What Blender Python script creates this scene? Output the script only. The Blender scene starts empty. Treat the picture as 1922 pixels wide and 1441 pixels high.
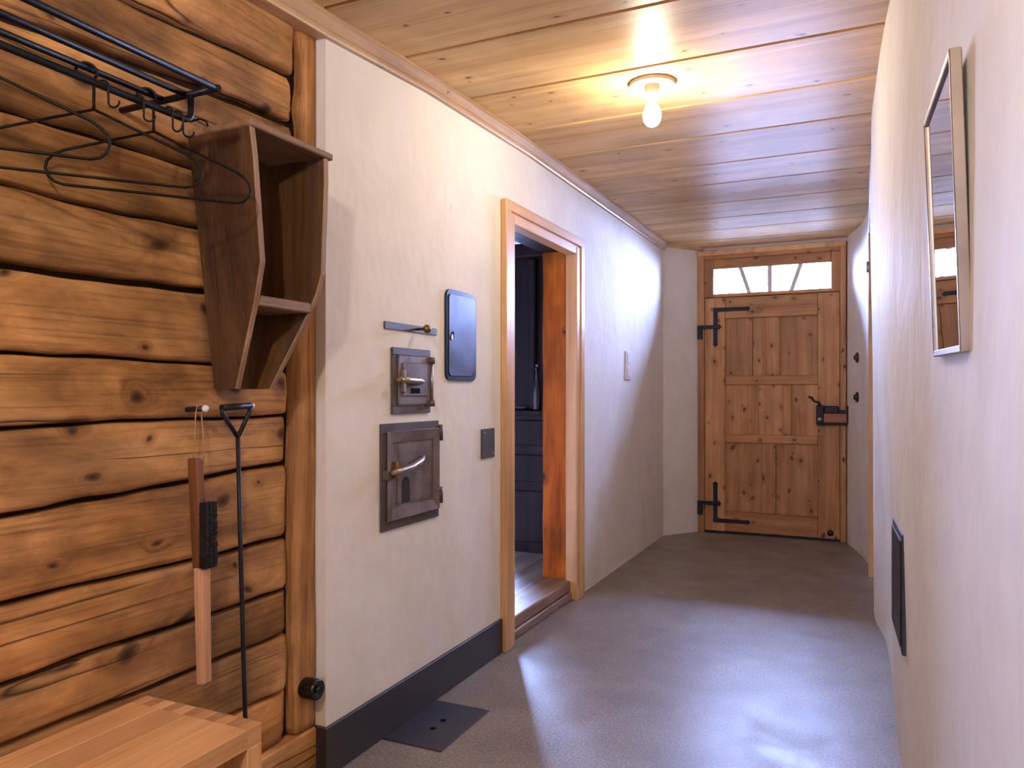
import bpy, bmesh, math, random
from mathutils import Vector, Matrix, noise
random.seed(7)
PI = math.pi
SC = bpy.context.scene
COL = SC.collection

# ------------------------------------------------------------------ camera, world, light, exposure
CAM_H = 1.15
cam = bpy.data.cameras.new('camera')
cam.sensor_width = 36.0
cam.lens = 1432.0 / 1922.0 * 36.0
cam.shift_y = 16.5 / 1922.0
cam.clip_start = 0.02
cam_o = bpy.data.objects.new('camera', cam)
COL.objects.link(cam_o)
cam_o.location = (0, 0, CAM_H)
cam_o.rotation_euler = (PI / 2, 0, math.atan2(659, 1432))
SC.camera = cam_o

world = bpy.data.worlds.new('daylight')
SC.world = world
world.use_nodes = True
WBG = world.node_tree.nodes['Background']
WBG.inputs['Color'].default_value = (0.39, 0.51, 1.0, 1)
WBG.inputs['Strength'].default_value = 320.0

def portal(name, loc, rot, sx, sy):
    l = bpy.data.lights.new(name, 'AREA')
    l.shape = 'RECTANGLE'; l.size = sx; l.size_y = sy
    l.cycles.is_portal = True
    o = bpy.data.objects.new(name, l); COL.objects.link(o)
    o.location = loc; o.rotation_euler = rot
portal('fanlight_portal', (-0.68, 6.60, 2.065), (-PI / 2, 0, 0), 1.0, 0.26)
portal('side_room_portal', (-3.21, 6.64, 1.42), (-PI / 2, 0, 0), 1.44, 1.3)
portal('added_window_portal', (-0.55, -2.04, 1.52), (PI / 2, 0, 0), 0.22, 0.26)  # serves the window added behind the camera

BULB = (1.0, 0.86, 0.66)
BULB_STRENGTH = 285.0
BULB_STRENGTH_NEAR = 980.0
SC.view_settings.view_transform = 'Standard'
SC.view_settings.look = 'None'
SC.view_settings.gamma = 1.0
SC.view_settings.use_curve_mapping = False
SC.view_settings.exposure = 0.0
SC.cycles.use_denoising = True
SC.cycles.max_bounces = 14
SC.cycles.diffuse_bounces = 8
SC.cycles.sample_clamp_indirect = 8.0

# ------------------------------------------------------------------ materials
def srgb(r, g, b):
    f = lambda c: (c / 255 / 12.92) if c / 255 <= 0.04045 else ((c / 255 + 0.055) / 1.055) ** 2.4
    return (f(r), f(g), f(b), 1)

class NT:
    def __init__(s, name):
        s.m = bpy.data.materials.new(name); s.m.use_nodes = True
        s.t = s.m.node_tree; s.t.nodes.clear()
        s.out = s.n('ShaderNodeOutputMaterial')
        s.b = s.n('ShaderNodeBsdfPrincipled')
        s.l(s.b.outputs[0], s.out.inputs['Surface'])
    def n(s, typ, **kw):
        nd = s.t.nodes.new(typ)
        for k, v in kw.items(): setattr(nd, k, v)
        return nd
    def l(s, a, b): s.t.links.new(a, b)
    def setv(s, sock, v):
        if hasattr(v, 'is_linked') or isinstance(v, bpy.types.NodeSocket): s.l(v, sock)
        else: sock.default_value = v
    def math(s, op, a, b=None, c=None, clamp=False):
        nd = s.n('ShaderNodeMath', operation=op); nd.use_clamp = clamp
        s.setv(nd.inputs[0], a)
        if b is not None: s.setv(nd.inputs[1], b)
        if c is not None: s.setv(nd.inputs[2], c)
        return nd.outputs[0]
    def vmath(s, op, a, b):
        nd = s.n('ShaderNodeVectorMath', operation=op)
        s.setv(nd.inputs[0], a); s.setv(nd.inputs[1], b)
        return nd.outputs[0]
    def mix(s, fac, a, b, blend='MIX'):
        nd = s.n('ShaderNodeMix', data_type='RGBA', blend_type=blend)
        s.setv(nd.inputs[0], fac); s.setv(nd.inputs[6], a); s.setv(nd.inputs[7], b)
        return nd.outputs[2]
    def ramp(s, fac, stops, interp='LINEAR'):
        nd = s.n('ShaderNodeValToRGB'); cr = nd.color_ramp; cr.interpolation = interp
        while len(cr.elements) < len(stops): cr.elements.new(0.5)
        for e, (p, c) in zip(cr.elements, stops):
            e.position = p; e.color = c if len(c) == 4 else (*c, 1)
        s.l(fac, nd.inputs[0]); return nd.outputs[0]
    def noise(s, vec, scale, detail=4, rough=0.55, dist=0.0):
        nd = s.n('ShaderNodeTexNoise'); s.l(vec, nd.inputs['Vector'])
        nd.inputs['Scale'].default_value = scale; nd.inputs['Detail'].default_value = detail
        nd.inputs['Roughness'].default_value = rough; nd.inputs['Distortion'].default_value = dist
        return nd.outputs['Fac']
    def coords(s, rand=True, scale=(1, 1, 1)):
        tc = s.n('ShaderNodeTexCoord'); v = tc.outputs['Object']
        if rand:
            oi = s.n('ShaderNodeObjectInfo')
            cx = s.n('ShaderNodeCombineXYZ')
            s.l(s.math('MULTIPLY', oi.outputs['Random'], 37.0), cx.inputs[0])
            s.l(s.math('MULTIPLY', oi.outputs['Random'], 91.0), cx.inputs[1])
            s.l(s.math('MULTIPLY', oi.outputs['Random'], 53.0), cx.inputs[2])
            v = s.vmath('ADD', v, cx.outputs[0]); s.rand = oi.outputs['Random']
        return v
    def scaled(s, v, sc): return s.vmath('MULTIPLY', v, sc)
    def bump(s, h, strength, dist=0.01, prev=None):
        nd = s.n('ShaderNodeBump'); nd.inputs['Strength'].default_value = strength
        nd.inputs['Distance'].default_value = dist
        s.l(h, nd.inputs['Height'])
        if prev is not None: s.l(prev, nd.inputs['Normal'])
        return nd.outputs[0]

def g(v): return (v, v, v, 1)

def wood(name, dark, mid, light, axis='Y', grain=9.0, stretch=0.07, rough=0.55, knots=0.35, knot_scale=2.6,
         knot_r=0.10, cracks=0.0, patch=0.25, bump=0.25, vary=0.18, knot_col=None, spec=0.4, fine=0.3, flat='X', mott=0.0):
    """Grain stretched along one axis, knots, drying cracks, slow colour patches."""
    k = NT(name)
    v = k.coords()
    sc = {'X': (stretch, 1, 1), 'Y': (1, stretch, 1), 'Z': (1, 1, stretch)}[axis]
    ks = [0.68 if a == axis else (0.03 if a == flat else 1) for a in 'XYZ']
    fs = {'X': (0.02, 1, 1), 'Y': (1, 0.02, 1), 'Z': (1, 1, 0.02)}[axis]
    # knots
    kv = k.scaled(v, ks)
    warp = k.noise(v, 4.0, 2)
    kv2 = k.vmath('ADD', kv, k.scaled(_vec(k, warp), [0.10 * (a != flat) for a in 'XYZ']))
    sp = k.n('ShaderNodeSeparateXYZ'); k.l(kv2, sp.inputs[0]); cb2 = k.n('ShaderNodeCombineXYZ')
    for q, a in enumerate([a for a in 'XYZ' if a != flat]): k.l(sp.outputs['XYZ'.index(a)], cb2.inputs[q])
    vo = k.n('ShaderNodeTexVoronoi', voronoi_dimensions='2D'); k.l(cb2.outputs[0], vo.inputs['Vector']); vo.inputs['Scale'].default_value = knot_scale
    sel = k.n('ShaderNodeSeparateColor'); k.l(vo.outputs['Color'], sel.inputs[0])
    has = k.math('LESS_THAN', sel.outputs[0], knots)
    size = k.math('MULTIPLY_ADD', sel.outputs[1], 0.9, 0.35)
    dn = k.math('DIVIDE', vo.outputs['Distance'], size)
    core = k.math('MULTIPLY', has, k.math('SUBTRACT', 1.0, k.math('DIVIDE', dn, knot_r, clamp=True)), clamp=True)
    halo = k.math('MULTIPLY', has, k.math('SUBTRACT', 1.0, k.math('DIVIDE', dn, knot_r * 3.2, clamp=True)), clamp=True)
    # grain, bent around knots
    gv = k.scaled(v, sc)
    gv = k.vmath('ADD', gv, k.scaled(_vec(k, halo), (0.05, 0.05, 0.05)))
    n1 = k.noise(gv, grain, 6, 0.62, 0.5)
    col = k.ramp(n1, [(0.28, dark), (0.5, mid), (0.74, light)])
    # fine lines
    n2 = k.noise(k.scaled(v, fs), grain * 14, 3, 0.6)
    col = k.mix(k.math('MULTIPLY', k.ramp(n2, [(0.5, g(0)), (0.68, g(1))]), fine), col, k.mix(0.5, dark, (0, 0, 0, 1)))
    # slow patches
    n3 = k.noise(k.scaled(v, ks), 2.7, 3, 0.6, 0.4)
    col = k.mix(patch, col, k.ramp(n3, [(0.3, g(0.42)), (0.7, g(1.6))]), 'MULTIPLY')
    if mott:
        n6 = k.noise(k.scaled(v, [0.5 if a == axis else 1 for a in 'XYZ']), 13.0, 5, 0.65, 0.6)
        col = k.mix(mott, col, k.ramp(n6, [(0.32, g(0.5)), (0.62, g(1.25))]), 'MULTIPLY')
    # knots
    kc = knot_col or tuple(c * 0.35 for c in dark[:3]) + (1,)
    col = k.mix(k.math('MULTIPLY', halo, 0.55), col, dark)
    col = k.mix(k.math('POWER', core, 0.5), col, kc)
    h = n1
    if cracks > 0:
        n4 = k.noise(k.vmath('ADD', k.scaled(v, fs), k.scaled(_vec(k, k.noise(v, 2.0, 2)), (0.03, 0.03, 0.03))), 9.0, 2, 0.5)
        ck = k.math('MULTIPLY', k.ramp(k.math('ABSOLUTE', k.math('SUBTRACT', n4, 0.5)), [(0.0, g(1)), (0.010, g(0))]),
                    k.ramp(k.noise(k.scaled(v, ks), 1.9, 2), [(0.5, g(0)), (0.58, g(1))]))
        col = k.mix(k.math('MULTIPLY', ck, cracks), col, tuple(c * 0.12 for c in dark[:3]) + (1,))
        h = k.math('SUBTRACT', h, k.math('MULTIPLY', ck, 1.2))
    # tone per piece
    tone = k.math('MULTIPLY_ADD', k.rand, vary * 2, 1.0 - vary)
    hs = k.n('ShaderNodeHueSaturation'); k.l(tone, hs.inputs['Value']); k.l(col, hs.inputs['Color'])
    k.l(hs.outputs[0], k.b.inputs['Base Color'])
    k.b.inputs['Roughness'].default_value = rough
    k.b.inputs['Specular IOR Level'].default_value = spec
    if bump:
        nb = k.bump(k.math('ADD', h, k.math('MULTIPLY', n2, 0.35)), bump, 0.012)
        k.l(nb, k.b.inputs['Normal'])
    return k.m

def _vec(k, f):
    c = k.n('ShaderNodeCombineXYZ')
    for i in range(3): k.l(f, c.inputs[i])
    return c.outputs[0]

def plaster(name, base, stain):
    k = NT(name); v = k.coords(rand=False)
    n1 = k.noise(k.scaled(v, (1, 1, 0.55)), 1.6, 5, 0.6, 0.6)
    n2 = k.noise(v, 7.0, 5, 0.6, 0.3)
    col = k.mix(k.ramp(n1, [(0.42, g(0)), (0.72, g(0.75))]), base, stain)
    col = k.mix(0.5, col, k.ramp(n2, [(0.3, g(0.88)), (0.65, g(1.0))]), 'MULTIPLY')
    # small dark marks
    n5 = k.noise(v, 11.0, 3, 0.7)
    col = k.mix(k.math('MULTIPLY', k.ramp(n5, [(0.70, g(0)), (0.78, g(1))]), 0.22), col, srgb(120, 112, 100))
    k.l(col, k.b.inputs['Base Color'])
    k.b.inputs['Roughness'].default_value = 0.75
    k.b.inputs['Specular IOR Level'].default_value = 0.25
    b1 = k.bump(k.noise(v, 3.0, 3), 0.22, 0.05)
    b2 = k.bump(k.noise(k.scaled(v, (1, 1, 0.5)), 22.0, 5), 0.18, 0.01, b1)
    k.l(b2, k.b.inputs['Normal'])
    return k.m

def concrete(name):
    k = NT(name); v = k.coords(rand=False)
    n1 = k.noise(v, 3.0, 5, 0.6, 0.4)
    n2 = k.noise(v, 105.0, 4, 0.7)
    n3 = k.noise(v, 420.0, 2, 0.6)
    col = k.ramp(n1, [(0.3, srgb(116, 107, 99)), (0.7, srgb(142, 133, 124))])
    col = k.mix(0.75, col, k.ramp(n2, [(0.3, g(0.35)), (0.5, g(0.92)), (0.70, g(1.75))]), 'MULTIPLY')
    col = k.mix(0.6, col, k.ramp(n3, [(0.35, g(0.7)), (0.65, g(1.2))]), 'MULTIPLY')
    k.l(col, k.b.inputs['Base Color'])
    k.l(k.ramp(k.noise(v, 5.0, 4, 0.6), [(0.3, g(0.32)), (0.7, g(0.46))]), k.b.inputs['Roughness'])
    k.b.inputs['Specular IOR Level'].default_value = 0.5
    k.l(k.bump(n2, 0.06, 0.004), k.b.inputs['Normal'])
    return k.m

def metal(name, col, rough=0.45, metallic=0.9, mott=0.3, scale=14.0, bump=0.1):
    k = NT(name); v = k.coords()
    n = k.noise(v, scale, 5, 0.65, 0.5)
    c = k.mix(mott, col, k.ramp(n, [(0.3, g(0.35)), (0.7, g(1.7))]), 'MULTIPLY')
    k.l(c, k.b.inputs['Base Color'])
    k.b.inputs['Metallic'].default_value = metallic
    k.l(k.ramp(n, [(0.3, g(max(rough - 0.1, 0.29))), (0.7, g(rough + 0.1))]), k.b.inputs['Roughness'])
    if bump: k.l(k.bump(k.noise(v, scale * 4, 3), bump, 0.004), k.b.inputs['Normal'])
    return k.m

def plain(name, col, rough=0.5, spec=0.5, metallic=0.0):
    k = NT(name); v = k.coords()
    n = k.noise(v, 30.0, 4)
    k.l(k.mix(0.15, col, k.ramp(n, [(0.3, g(0.6)), (0.7, g(1.3))]), 'MULTIPLY'), k.b.inputs['Base Color'])
    k.b.inputs['Roughness'].default_value = rough
    k.b.inputs['Specular IOR Level'].default_value = spec
    k.b.inputs['Metallic'].default_value = metallic
    return k.m

def clear_glass(name):
    k = NT(name)
    tr = k.n('ShaderNodeBsdfTransparent'); gl = k.n('ShaderNodeBsdfGlossy'); mx = k.n('ShaderNodeMixShader')
    fr = k.n('ShaderNodeFresnel'); fr.inputs[0].default_value = 1.45
    gl.inputs['Roughness'].default_value = 0.02
    k.l(fr.outputs[0], mx.inputs[0]); k.l(tr.outputs[0], mx.inputs[1]); k.l(gl.outputs[0], mx.inputs[2])
    k.l(mx.outputs[0], k.out.inputs['Surface'])
    k.t.nodes.remove(k.b)
    return k.m

def emitter(name, col, s):
    k = NT(name)
    k.b.inputs['Base Color'].default_value = (0.9, 0.9, 0.9, 1)
    k.b.inputs['Emission Color'].default_value = (*col, 1)
    k.b.inputs['Emission Strength'].default_value = s
    return k.m

M = {}
M['plaster'] = plaster('lime_plaster', srgb(234, 229, 220), srgb(218, 208, 193))
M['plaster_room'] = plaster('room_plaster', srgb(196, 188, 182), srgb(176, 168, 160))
M['floor'] = concrete('polished_concrete')
M['log'] = wood('old_log_wood', srgb(102, 68, 38), srgb(168, 121, 73), srgb(198, 152, 100), 'Y', grain=8, stretch=0.16, rough=0.7, mott=0.6,
                knots=0.55, knot_scale=7.0, knot_r=0.115, cracks=0.9, patch=0.85, bump=0.28, vary=0.13, spec=0.25, fine=0.42,
                knot_col=srgb(44, 26, 14))
M['post'] = wood('old_post_wood', srgb(108, 70, 38), srgb(170, 122, 76), srgb(202, 154, 104), 'Z', mott=0.4, grain=14, stretch=0.06, rough=0.7,
                 knots=0.3, knot_scale=7.0, knot_r=0.09, cracks=0.0, patch=0.5, bump=0.6, vary=0.08, spec=0.25, fine=0.45)
M['gap'] = plain('dark_chinking', srgb(40, 27, 17), 0.9, 0.1)
M['ceil'] = wood('ceiling_pine', srgb(184, 144, 96), srgb(210, 172, 120), srgb(224, 192, 146), 'X', grain=10, stretch=0.05, flat='Z', rough=0.43,
                 knots=0.55, knot_scale=6.0, knot_r=0.055, patch=0.4, bump=0.07, vary=0.07, spec=0.10, fine=0.25, knot_col=srgb(96, 62, 34))
M['trim'] = wood('trim_pine', srgb(158, 124, 86), srgb(192, 158, 118), srgb(210, 180, 140), 'Y', grain=10, stretch=0.04, rough=0.4,
                 knots=0.25, knot_scale=4, knot_r=0.05, patch=0.25, bump=0.06, vary=0.05, fine=0.2)
CAS = (srgb(178, 130, 82), srgb(208, 164, 114), srgb(220, 180, 134))
M['casing_z'] = wood('casing_pine_upright', *CAS, 'Z', grain=10, stretch=0.04, rough=0.38, knots=0.3, knot_scale=3.4, knot_r=0.045,
                     patch=0.25, bump=0.05, vary=0.05, fine=0.2, knot_col=srgb(120, 70, 40))
M['casing_y'] = wood('casing_pine_level', *CAS, 'Y', grain=10, stretch=0.04, rough=0.38, knots=0.2, knot_scale=3.4, knot_r=0.045,
                     patch=0.25, bump=0.05, vary=0.05, fine=0.2)
DR = (srgb(140, 94, 54), srgb(180, 128, 80), srgb(202, 154, 104))
DK = dict(flat='Y', grain=12, stretch=0.05, rough=0.5, knots=0.72, knot_scale=8.0, knot_r=0.105, patch=0.4, bump=0.12, vary=0.10, fine=0.35,
          knot_col=srgb(70, 32, 20))
M['door_z'] = wood('door_pine_upright', *DR, 'Z', **DK)
M['door_x'] = wood('door_pine_level', *DR, 'X', **DK)
M['jamb'] = wood('old_orange_jamb', srgb(92, 44, 12), srgb(176, 92, 22), srgb(212, 126, 34), 'Z', flat='Y', grain=8, stretch=0.12, rough=0.45, knots=0.5,
                 knot_scale=4.5, knot_r=0.08, cracks=0.7, patch=0.7, bump=0.3, vary=0.02, fine=0.3, spec=0.12)
M['sill'] = wood('worn_sill_oak', srgb(84, 62, 44), srgb(136, 108, 84), srgb(170, 144, 120), 'Y', grain=12, stretch=0.05, rough=0.5, knots=0.15,
                 patch=0.5, bump=0.3, cracks=0.6, fine=0.4)
M['room_plank'] = wood('room_floor_plank', srgb(120, 108, 98), srgb(160, 148, 138), srgb(186, 174, 164), 'Y', grain=10, stretch=0.05, rough=0.42,
                       knots=0.2, patch=0.3, bump=0.1, fine=0.3)
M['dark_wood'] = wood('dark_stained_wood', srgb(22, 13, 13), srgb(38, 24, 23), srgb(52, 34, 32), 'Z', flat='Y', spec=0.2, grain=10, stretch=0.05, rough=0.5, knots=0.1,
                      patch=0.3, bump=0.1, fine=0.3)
M['shelf'] = wood('old_brown_board', srgb(50, 30, 14), srgb(80, 52, 28), srgb(108, 76, 46), 'Z', flat='Y', grain=12, stretch=0.06, rough=0.55, knots=0.2,
                  knot_scale=4, knot_r=0.06, cracks=0.4, patch=0.5, bump=0.25, vary=0.05, fine=0.35)
M['shelf_edge'] = wood('worn_board_edge', srgb(112, 82, 58), srgb(150, 116, 88), srgb(178, 146, 116), 'Z', grain=14, stretch=0.08, rough=0.6, knots=0.1,
                       patch=0.4, bump=0.2, vary=0.05)
M['shelf_y'] = wood('worn_board_level', srgb(92, 68, 48), srgb(130, 100, 74), srgb(160, 130, 100), 'Y', grain=14, stretch=0.08, rough=0.6, knots=0.1,
                    patch=0.4, bump=0.2, vary=0.05)
BE = (srgb(176, 124, 76), srgb(206, 154, 102), srgb(220, 174, 124))
M['bench_y'] = wood('oiled_bench_wood_long', *BE, 'Y', flat='Z', grain=9, stretch=0.04, rough=0.42, knots=0.12, knot_r=0.04, patch=0.3, bump=0.05, vary=0.06, fine=0.25)
M['bench_z'] = wood('oiled_bench_wood_upright', *BE, 'Z', grain=9, stretch=0.04, rough=0.42, knots=0.08, knot_r=0.04, patch=0.3, bump=0.05, vary=0.05, fine=0.25)
M['bench_end'] = wood('bench_end_grain', srgb(146, 104, 68), srgb(168, 122, 82), srgb(182, 136, 96), 'Z', grain=40, stretch=0.6, rough=0.5, knots=0.0,
                      patch=0.1, bump=0.05, vary=0.05)
M['beech'] = wood('beech_handle', srgb(186, 136, 98), srgb(210, 162, 124), srgb(222, 178, 142), 'Z', grain=16, stretch=0.05, rough=0.5, knots=0.0, patch=0.2,
                  bump=0.05, vary=0.03)
M['brush_wood'] = wood('brush_back_wood', srgb(70, 40, 22), srgb(104, 64, 36), srgb(130, 84, 50), 'Z', grain=16, stretch=0.06, rough=0.45, knots=0.0,
                       patch=0.3, bump=0.05, vary=0.03)
M['bristle'] = plain('black_bristle', srgb(26, 20, 20), 0.7, 0.3)
M['cord'] = plain('tan_cord', srgb(176, 132, 84), 0.8, 0.2)
M['black_steel'] = metal('black_rod_steel', srgb(38, 38, 42), 0.42, 0.75, 0.3, 20)
M['wire'] = plain('black_hanger_wire', srgb(14, 11, 11), 0.5, 0.15)
M['iron'] = metal('wrought_iron', srgb(44, 44, 48), 0.5, 0.7, 0.4, 16, 0.2)
M['cast'] = metal('stove_cast_iron', srgb(122, 108, 100), 0.42, 0.5, 0.55, 9, 0.15)
M['cast_dark'] = metal('stove_frame_iron', srgb(92, 82, 78), 0.45, 0.45, 0.3, 12, 0.1)
M['bright_steel'] = metal('bare_worn_steel', srgb(178, 166, 150), 0.32, 0.95, 0.35, 18)
M['brass'] = metal('dull_brass', srgb(140, 108, 66), 0.4, 0.9, 0.4, 18)
M['blue_steel'] = metal('blued_sheet_steel', srgb(84, 86, 100), 0.33, 0.85, 0.4, 7, 0.05)
M['cover_rim'] = metal('blued_cover_rim', srgb(52, 54, 66), 0.4, 0.8, 0.25, 10, 0.05)
M['plate'] = metal('floor_plate_steel', srgb(82, 80, 86), 0.36, 0.8, 0.35, 8, 0.1)
M['base'] = plain('anthracite_skirting', srgb(54, 51, 54), 0.42, 0.4)
M['grey_plate'] = plain('grey_cover_plate', srgb(74, 74, 74), 0.45, 0.4)
M['black'] = plain('black_bakelite', srgb(20, 18, 17), 0.22, 0.6)
M['hole'] = plain('hole_dark', srgb(14, 12, 11), 0.9, 0.1)  # flat black pieces stand in for the shade inside openings
M['slot_brown'] = plain('dark_brown_slot', srgb(48, 38, 26), 0.7, 0.2)  # even dark brown for the arched slot piece
M['switch'] = plain('white_switch_plastic', srgb(226, 222, 220), 0.4, 0.4)
M['white_cap'] = plain('pale_peg_cap', srgb(226, 222, 220), 0.25, 0.5)
M['mirror'] = metal('mirror_silver', srgb(232, 232, 232), 0.12, 1.0, 0.0, 5, 0.0)
M['mirror'].node_tree.nodes['Principled BSDF'].inputs['Roughness'].default_value = 0.015
for l_ in list(M['mirror'].node_tree.links):
    if l_.to_socket.name == 'Roughness': M['mirror'].node_tree.links.remove(l_)
M['mirror_frame'] = metal('champagne_frame', srgb(172, 160, 148), 0.35, 0.8, 0.1, 10, 0.0)
M['glass'] = clear_glass('window_glass')
M['white_paint'] = plain('white_painted_muntin', srgb(214, 210, 212), 0.5, 0.3)
M['copper'] = wood('lock_block_wood', srgb(104, 56, 30), srgb(150, 86, 50), srgb(176, 110, 68), 'X', grain=14, stretch=0.06, rough=0.4, knots=0.0, patch=0.2,
                   bump=0.05, vary=0.02)
M['bulb'] = emitter('lit_bulb', BULB, BULB_STRENGTH)
M['bulb_near'] = emitter('lit_bulb_near', BULB, BULB_STRENGTH_NEAR)
M['porcelain'] = plain('cream_porcelain', srgb(224, 206, 176), 0.35, 0.5)
M['bottle'] = plain('dark_bottle_glass', srgb(30, 26, 30), 0.08, 0.6)
M['pewter'] = metal('pewter', srgb(150, 150, 155), 0.3, 0.9, 0.2, 12)
M['snow_ground'] = plain('pale_gravel_outside', srgb(190, 190, 186), 0.9, 0.2)

# ------------------------------------------------------------------ mesh helpers (all in world metres)
class MB:
    def __init__(s): s.bm = bmesh.new()
    def box(s, x0, x1, y0, y1, z0, z1, bevel=0.0, seg=1):
        t = bmesh.new()
        bmesh.ops.create_cube(t, size=1)
        bmesh.ops.scale(t, vec=(abs(x1 - x0), abs(y1 - y0), abs(z1 - z0)), verts=t.verts)
        bmesh.ops.translate(t, vec=((x0 + x1) / 2, (y0 + y1) / 2, (z0 + z1) / 2), verts=t.verts)
        if bevel:
            bmesh.ops.bevel(t, geom=t.edges[:], offset=bevel, segments=seg, affect='EDGES', profile=0.6)
        s._merge(t); return s
    def _merge(s, t):
        me = bpy.data.meshes.new('tmp'); t.to_mesh(me); t.free(); s.bm.from_mesh(me); bpy.data.meshes.remove(me)
    def hull(s, pts_a, pts_b, bevel=0.0):
        """solid between two equally long outlines"""
        t = bmesh.new(); n = len(pts_a)
        A = [t.verts.new(p) for p in pts_a]; B = [t.verts.new(p) for p in pts_b]
        t.faces.new(A[::-1]); t.faces.new(B)
        for i in range(n): t.faces.new((A[i], A[(i + 1) % n], B[(i + 1) % n], B[i]))
        bmesh.ops.recalc_face_normals(t, faces=t.faces[:])
        if bevel: bmesh.ops.bevel(t, geom=t.edges[:], offset=bevel, segments=1, affect='EDGES', profile=0.6)
        s._merge(t); return s
    def prism(s, pts2, axis, a, b, bevel=0.0):
        """2-D outline extruded along axis from a to b; outline is the other two axes in xyz order"""
        def P(p, c):
            return {'X': (c, p[0], p[1]), 'Y': (p[0], c, p[1]), 'Z': (p[0], p[1], c)}[axis]
        return s.hull([P(p, a) for p in pts2], [P(p, b) for p in pts2], bevel)
    def tube(s, path, r, seg=8, closed=False):
        t = bmesh.new(); P = [Vector(p) for p in path]; n = len(P); rings = []
        up = None
        for i in range(n):
            if closed: d = (P[(i + 1) % n] - P[i - 1])
            else: d = P[min(i + 1, n - 1)] - P[max(i - 1, 0)]
            d.normalize()
            if up is None:
                up = Vector((0, 0, 1)) if abs(d.z) < 0.9 else Vector((1, 0, 0))
            u = (up - d * up.dot(d)); u.normalize(); up = u; w = d.cross(u)
            rr = r[i] if isinstance(r, (list, tuple)) else r
            rings.append([t.verts.new(P[i] + (u * math.cos(2 * PI * k / seg) + w * math.sin(2 * PI * k / seg)) * rr) for k in range(seg)])
        m = n if closed else n - 1
        for i in range(m):
            a, b = rings[i], rings[(i + 1) % n]
            for k in range(seg): t.faces.new((a[k], a[(k + 1) % seg], b[(k + 1) % seg], b[k]))
        if not closed: t.faces.new(rings[0][::-1]); t.faces.new(rings[-1])
        for f in t.faces: f.smooth = len(f.verts) == 4
        bmesh.ops.recalc_face_normals(t, faces=t.faces[:])
        s._merge(t); return s
    def cyl(s, p0, p1, r, seg=16): return s.tube([p0, p1], r, seg)
    def lathe(s, prof, c, axis='Z', seg=24):
        """profile [(radius, height)] turned about axis through c"""
        t = bmesh.new(); rings = []
        for r, h in prof:
            ring = []
            for k in range(seg):
                a = 2 * PI * k / seg; x, y = r * math.cos(a), r * math.sin(a)
                p = {'Z': (x, y, h), 'X': (h, x, y), 'Y': (x, h, y)}[axis]
                ring.append(t.verts.new((c[0] + p[0], c[1] + p[1], c[2] + p[2])))
            rings.append(ring)
        for a, b in zip(rings, rings[1:]):
            for k in range(seg): t.faces.new((a[k], a[(k + 1) % seg], b[(k + 1) % seg], b[k]))
        t.faces.new(rings[0][::-1]); t.faces.new(rings[-1])
        for f in t.faces: f.smooth = len(f.verts) == 4
        bmesh.ops.recalc_face_normals(t, faces=t.faces[:])
        s._merge(t); return s
    def build(s, name, mat, parent=None, base=None):
        bm = s.bm
        if parent is not None: off = WORLD[parent.name]
        elif base is not None: off = Vector(base)
        else:
            xs = [v.co for v in bm.verts]
            off = Vector(((min(c.x for c in xs) + max(c.x for c in xs)) / 2, (min(c.y for c in xs) + max(c.y for c in xs)) / 2, min(c.z for c in xs)))
        bmesh.ops.translate(bm, vec=-off, verts=bm.verts)
        me = bpy.data.meshes.new(name); bm.to_mesh(me); bm.free()
        me.materials.append(M[mat] if isinstance(mat, str) else mat)
        o = bpy.data.objects.new(name, me); COL.objects.link(o)
        if parent is not None: o.parent = parent
        else: o.location = off
        WORLD[o.name] = off
        return o

WORLD = {}
def thing(name, loc, label, cat, group=None):
    o = bpy.data.objects.new(name, None); COL.objects.link(o)
    o.empty_display_size = 0.05; o.location = loc; WORLD[o.name] = Vector(loc)
    return tag(o, label, cat, group)
def tag(o, label, cat, group=None):
    o['label'] = label; o['category'] = cat
    if group: o['group'] = group
    return o
def struct(o, label=None):
    o['kind'] = 'structure'
    if label: o['label'] = label
    return o
def struct_empty(name, loc, label=None):
    o = bpy.data.objects.new(name, None); COL.objects.link(o); o.empty_display_size = 0.05
    o.location = loc; WORLD[o.name] = Vector(loc)
    return struct(o, label)

def interp(x, xs, ys):
    if x <= xs[0]: return ys[0]
    for i in range(len(xs) - 1):
        if x <= xs[i + 1]:
            t = (x - xs[i]) / (xs[i + 1] - xs[i])
            return ys[i] + (ys[i + 1] - ys[i]) * t
    return ys[-1]
def smooth_interp(x, xs, ys, w=0.12):
    return sum(interp(x + d * w, xs, ys) for d in (-1, -0.5, 0, 0.5, 1)) / 5
def zc(y):  # the old ceiling sags towards the near end
    return interp(y, [-2, 0, 1, 1.85, 2.42, 3.34, 6.2, 8], [2.15, 2.19, 2.22, 2.262, 2.305, 2.335, 2.345, 2.345])

XL = -1.462      # face of the plastered left wall
XG = -1.500      # face of the log wall
YB = -1.9        # end of the passage behind the camera
Y0 = 1.842       # where the logs meet the plaster
YD = 6.40        # plane of the front door

# ------------------------------------------------------------------ floor
b = MB(); b.box(-1.75, 0.95, YB - 0.1, 6.62, -0.12, 0.0)
struct(b.build('floor', 'floor', base=(0, 0, 0)), 'grey brown polished concrete floor')

# ------------------------------------------------------------------ left wall, plastered
b = MB()
b.box(-1.652, XL, Y0, 3.10, 0, 2.46)
b.box(-1.652, XL, 3.10, 4.06, 1.99, 2.46)
b.box(-1.652, XL, 4.06, 6.09, 0, 2.46)
b.prism([(-1.652, 6.09), (XL, 6.09), (-1.238, 6.398), (-1.238, 6.62), (-1.652, 6.62)], 'Z', 0, 2.46)
struct(b.build('wall_left', 'plaster', base=(0, 0, 0)), 'cream lime plastered wall')

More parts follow.
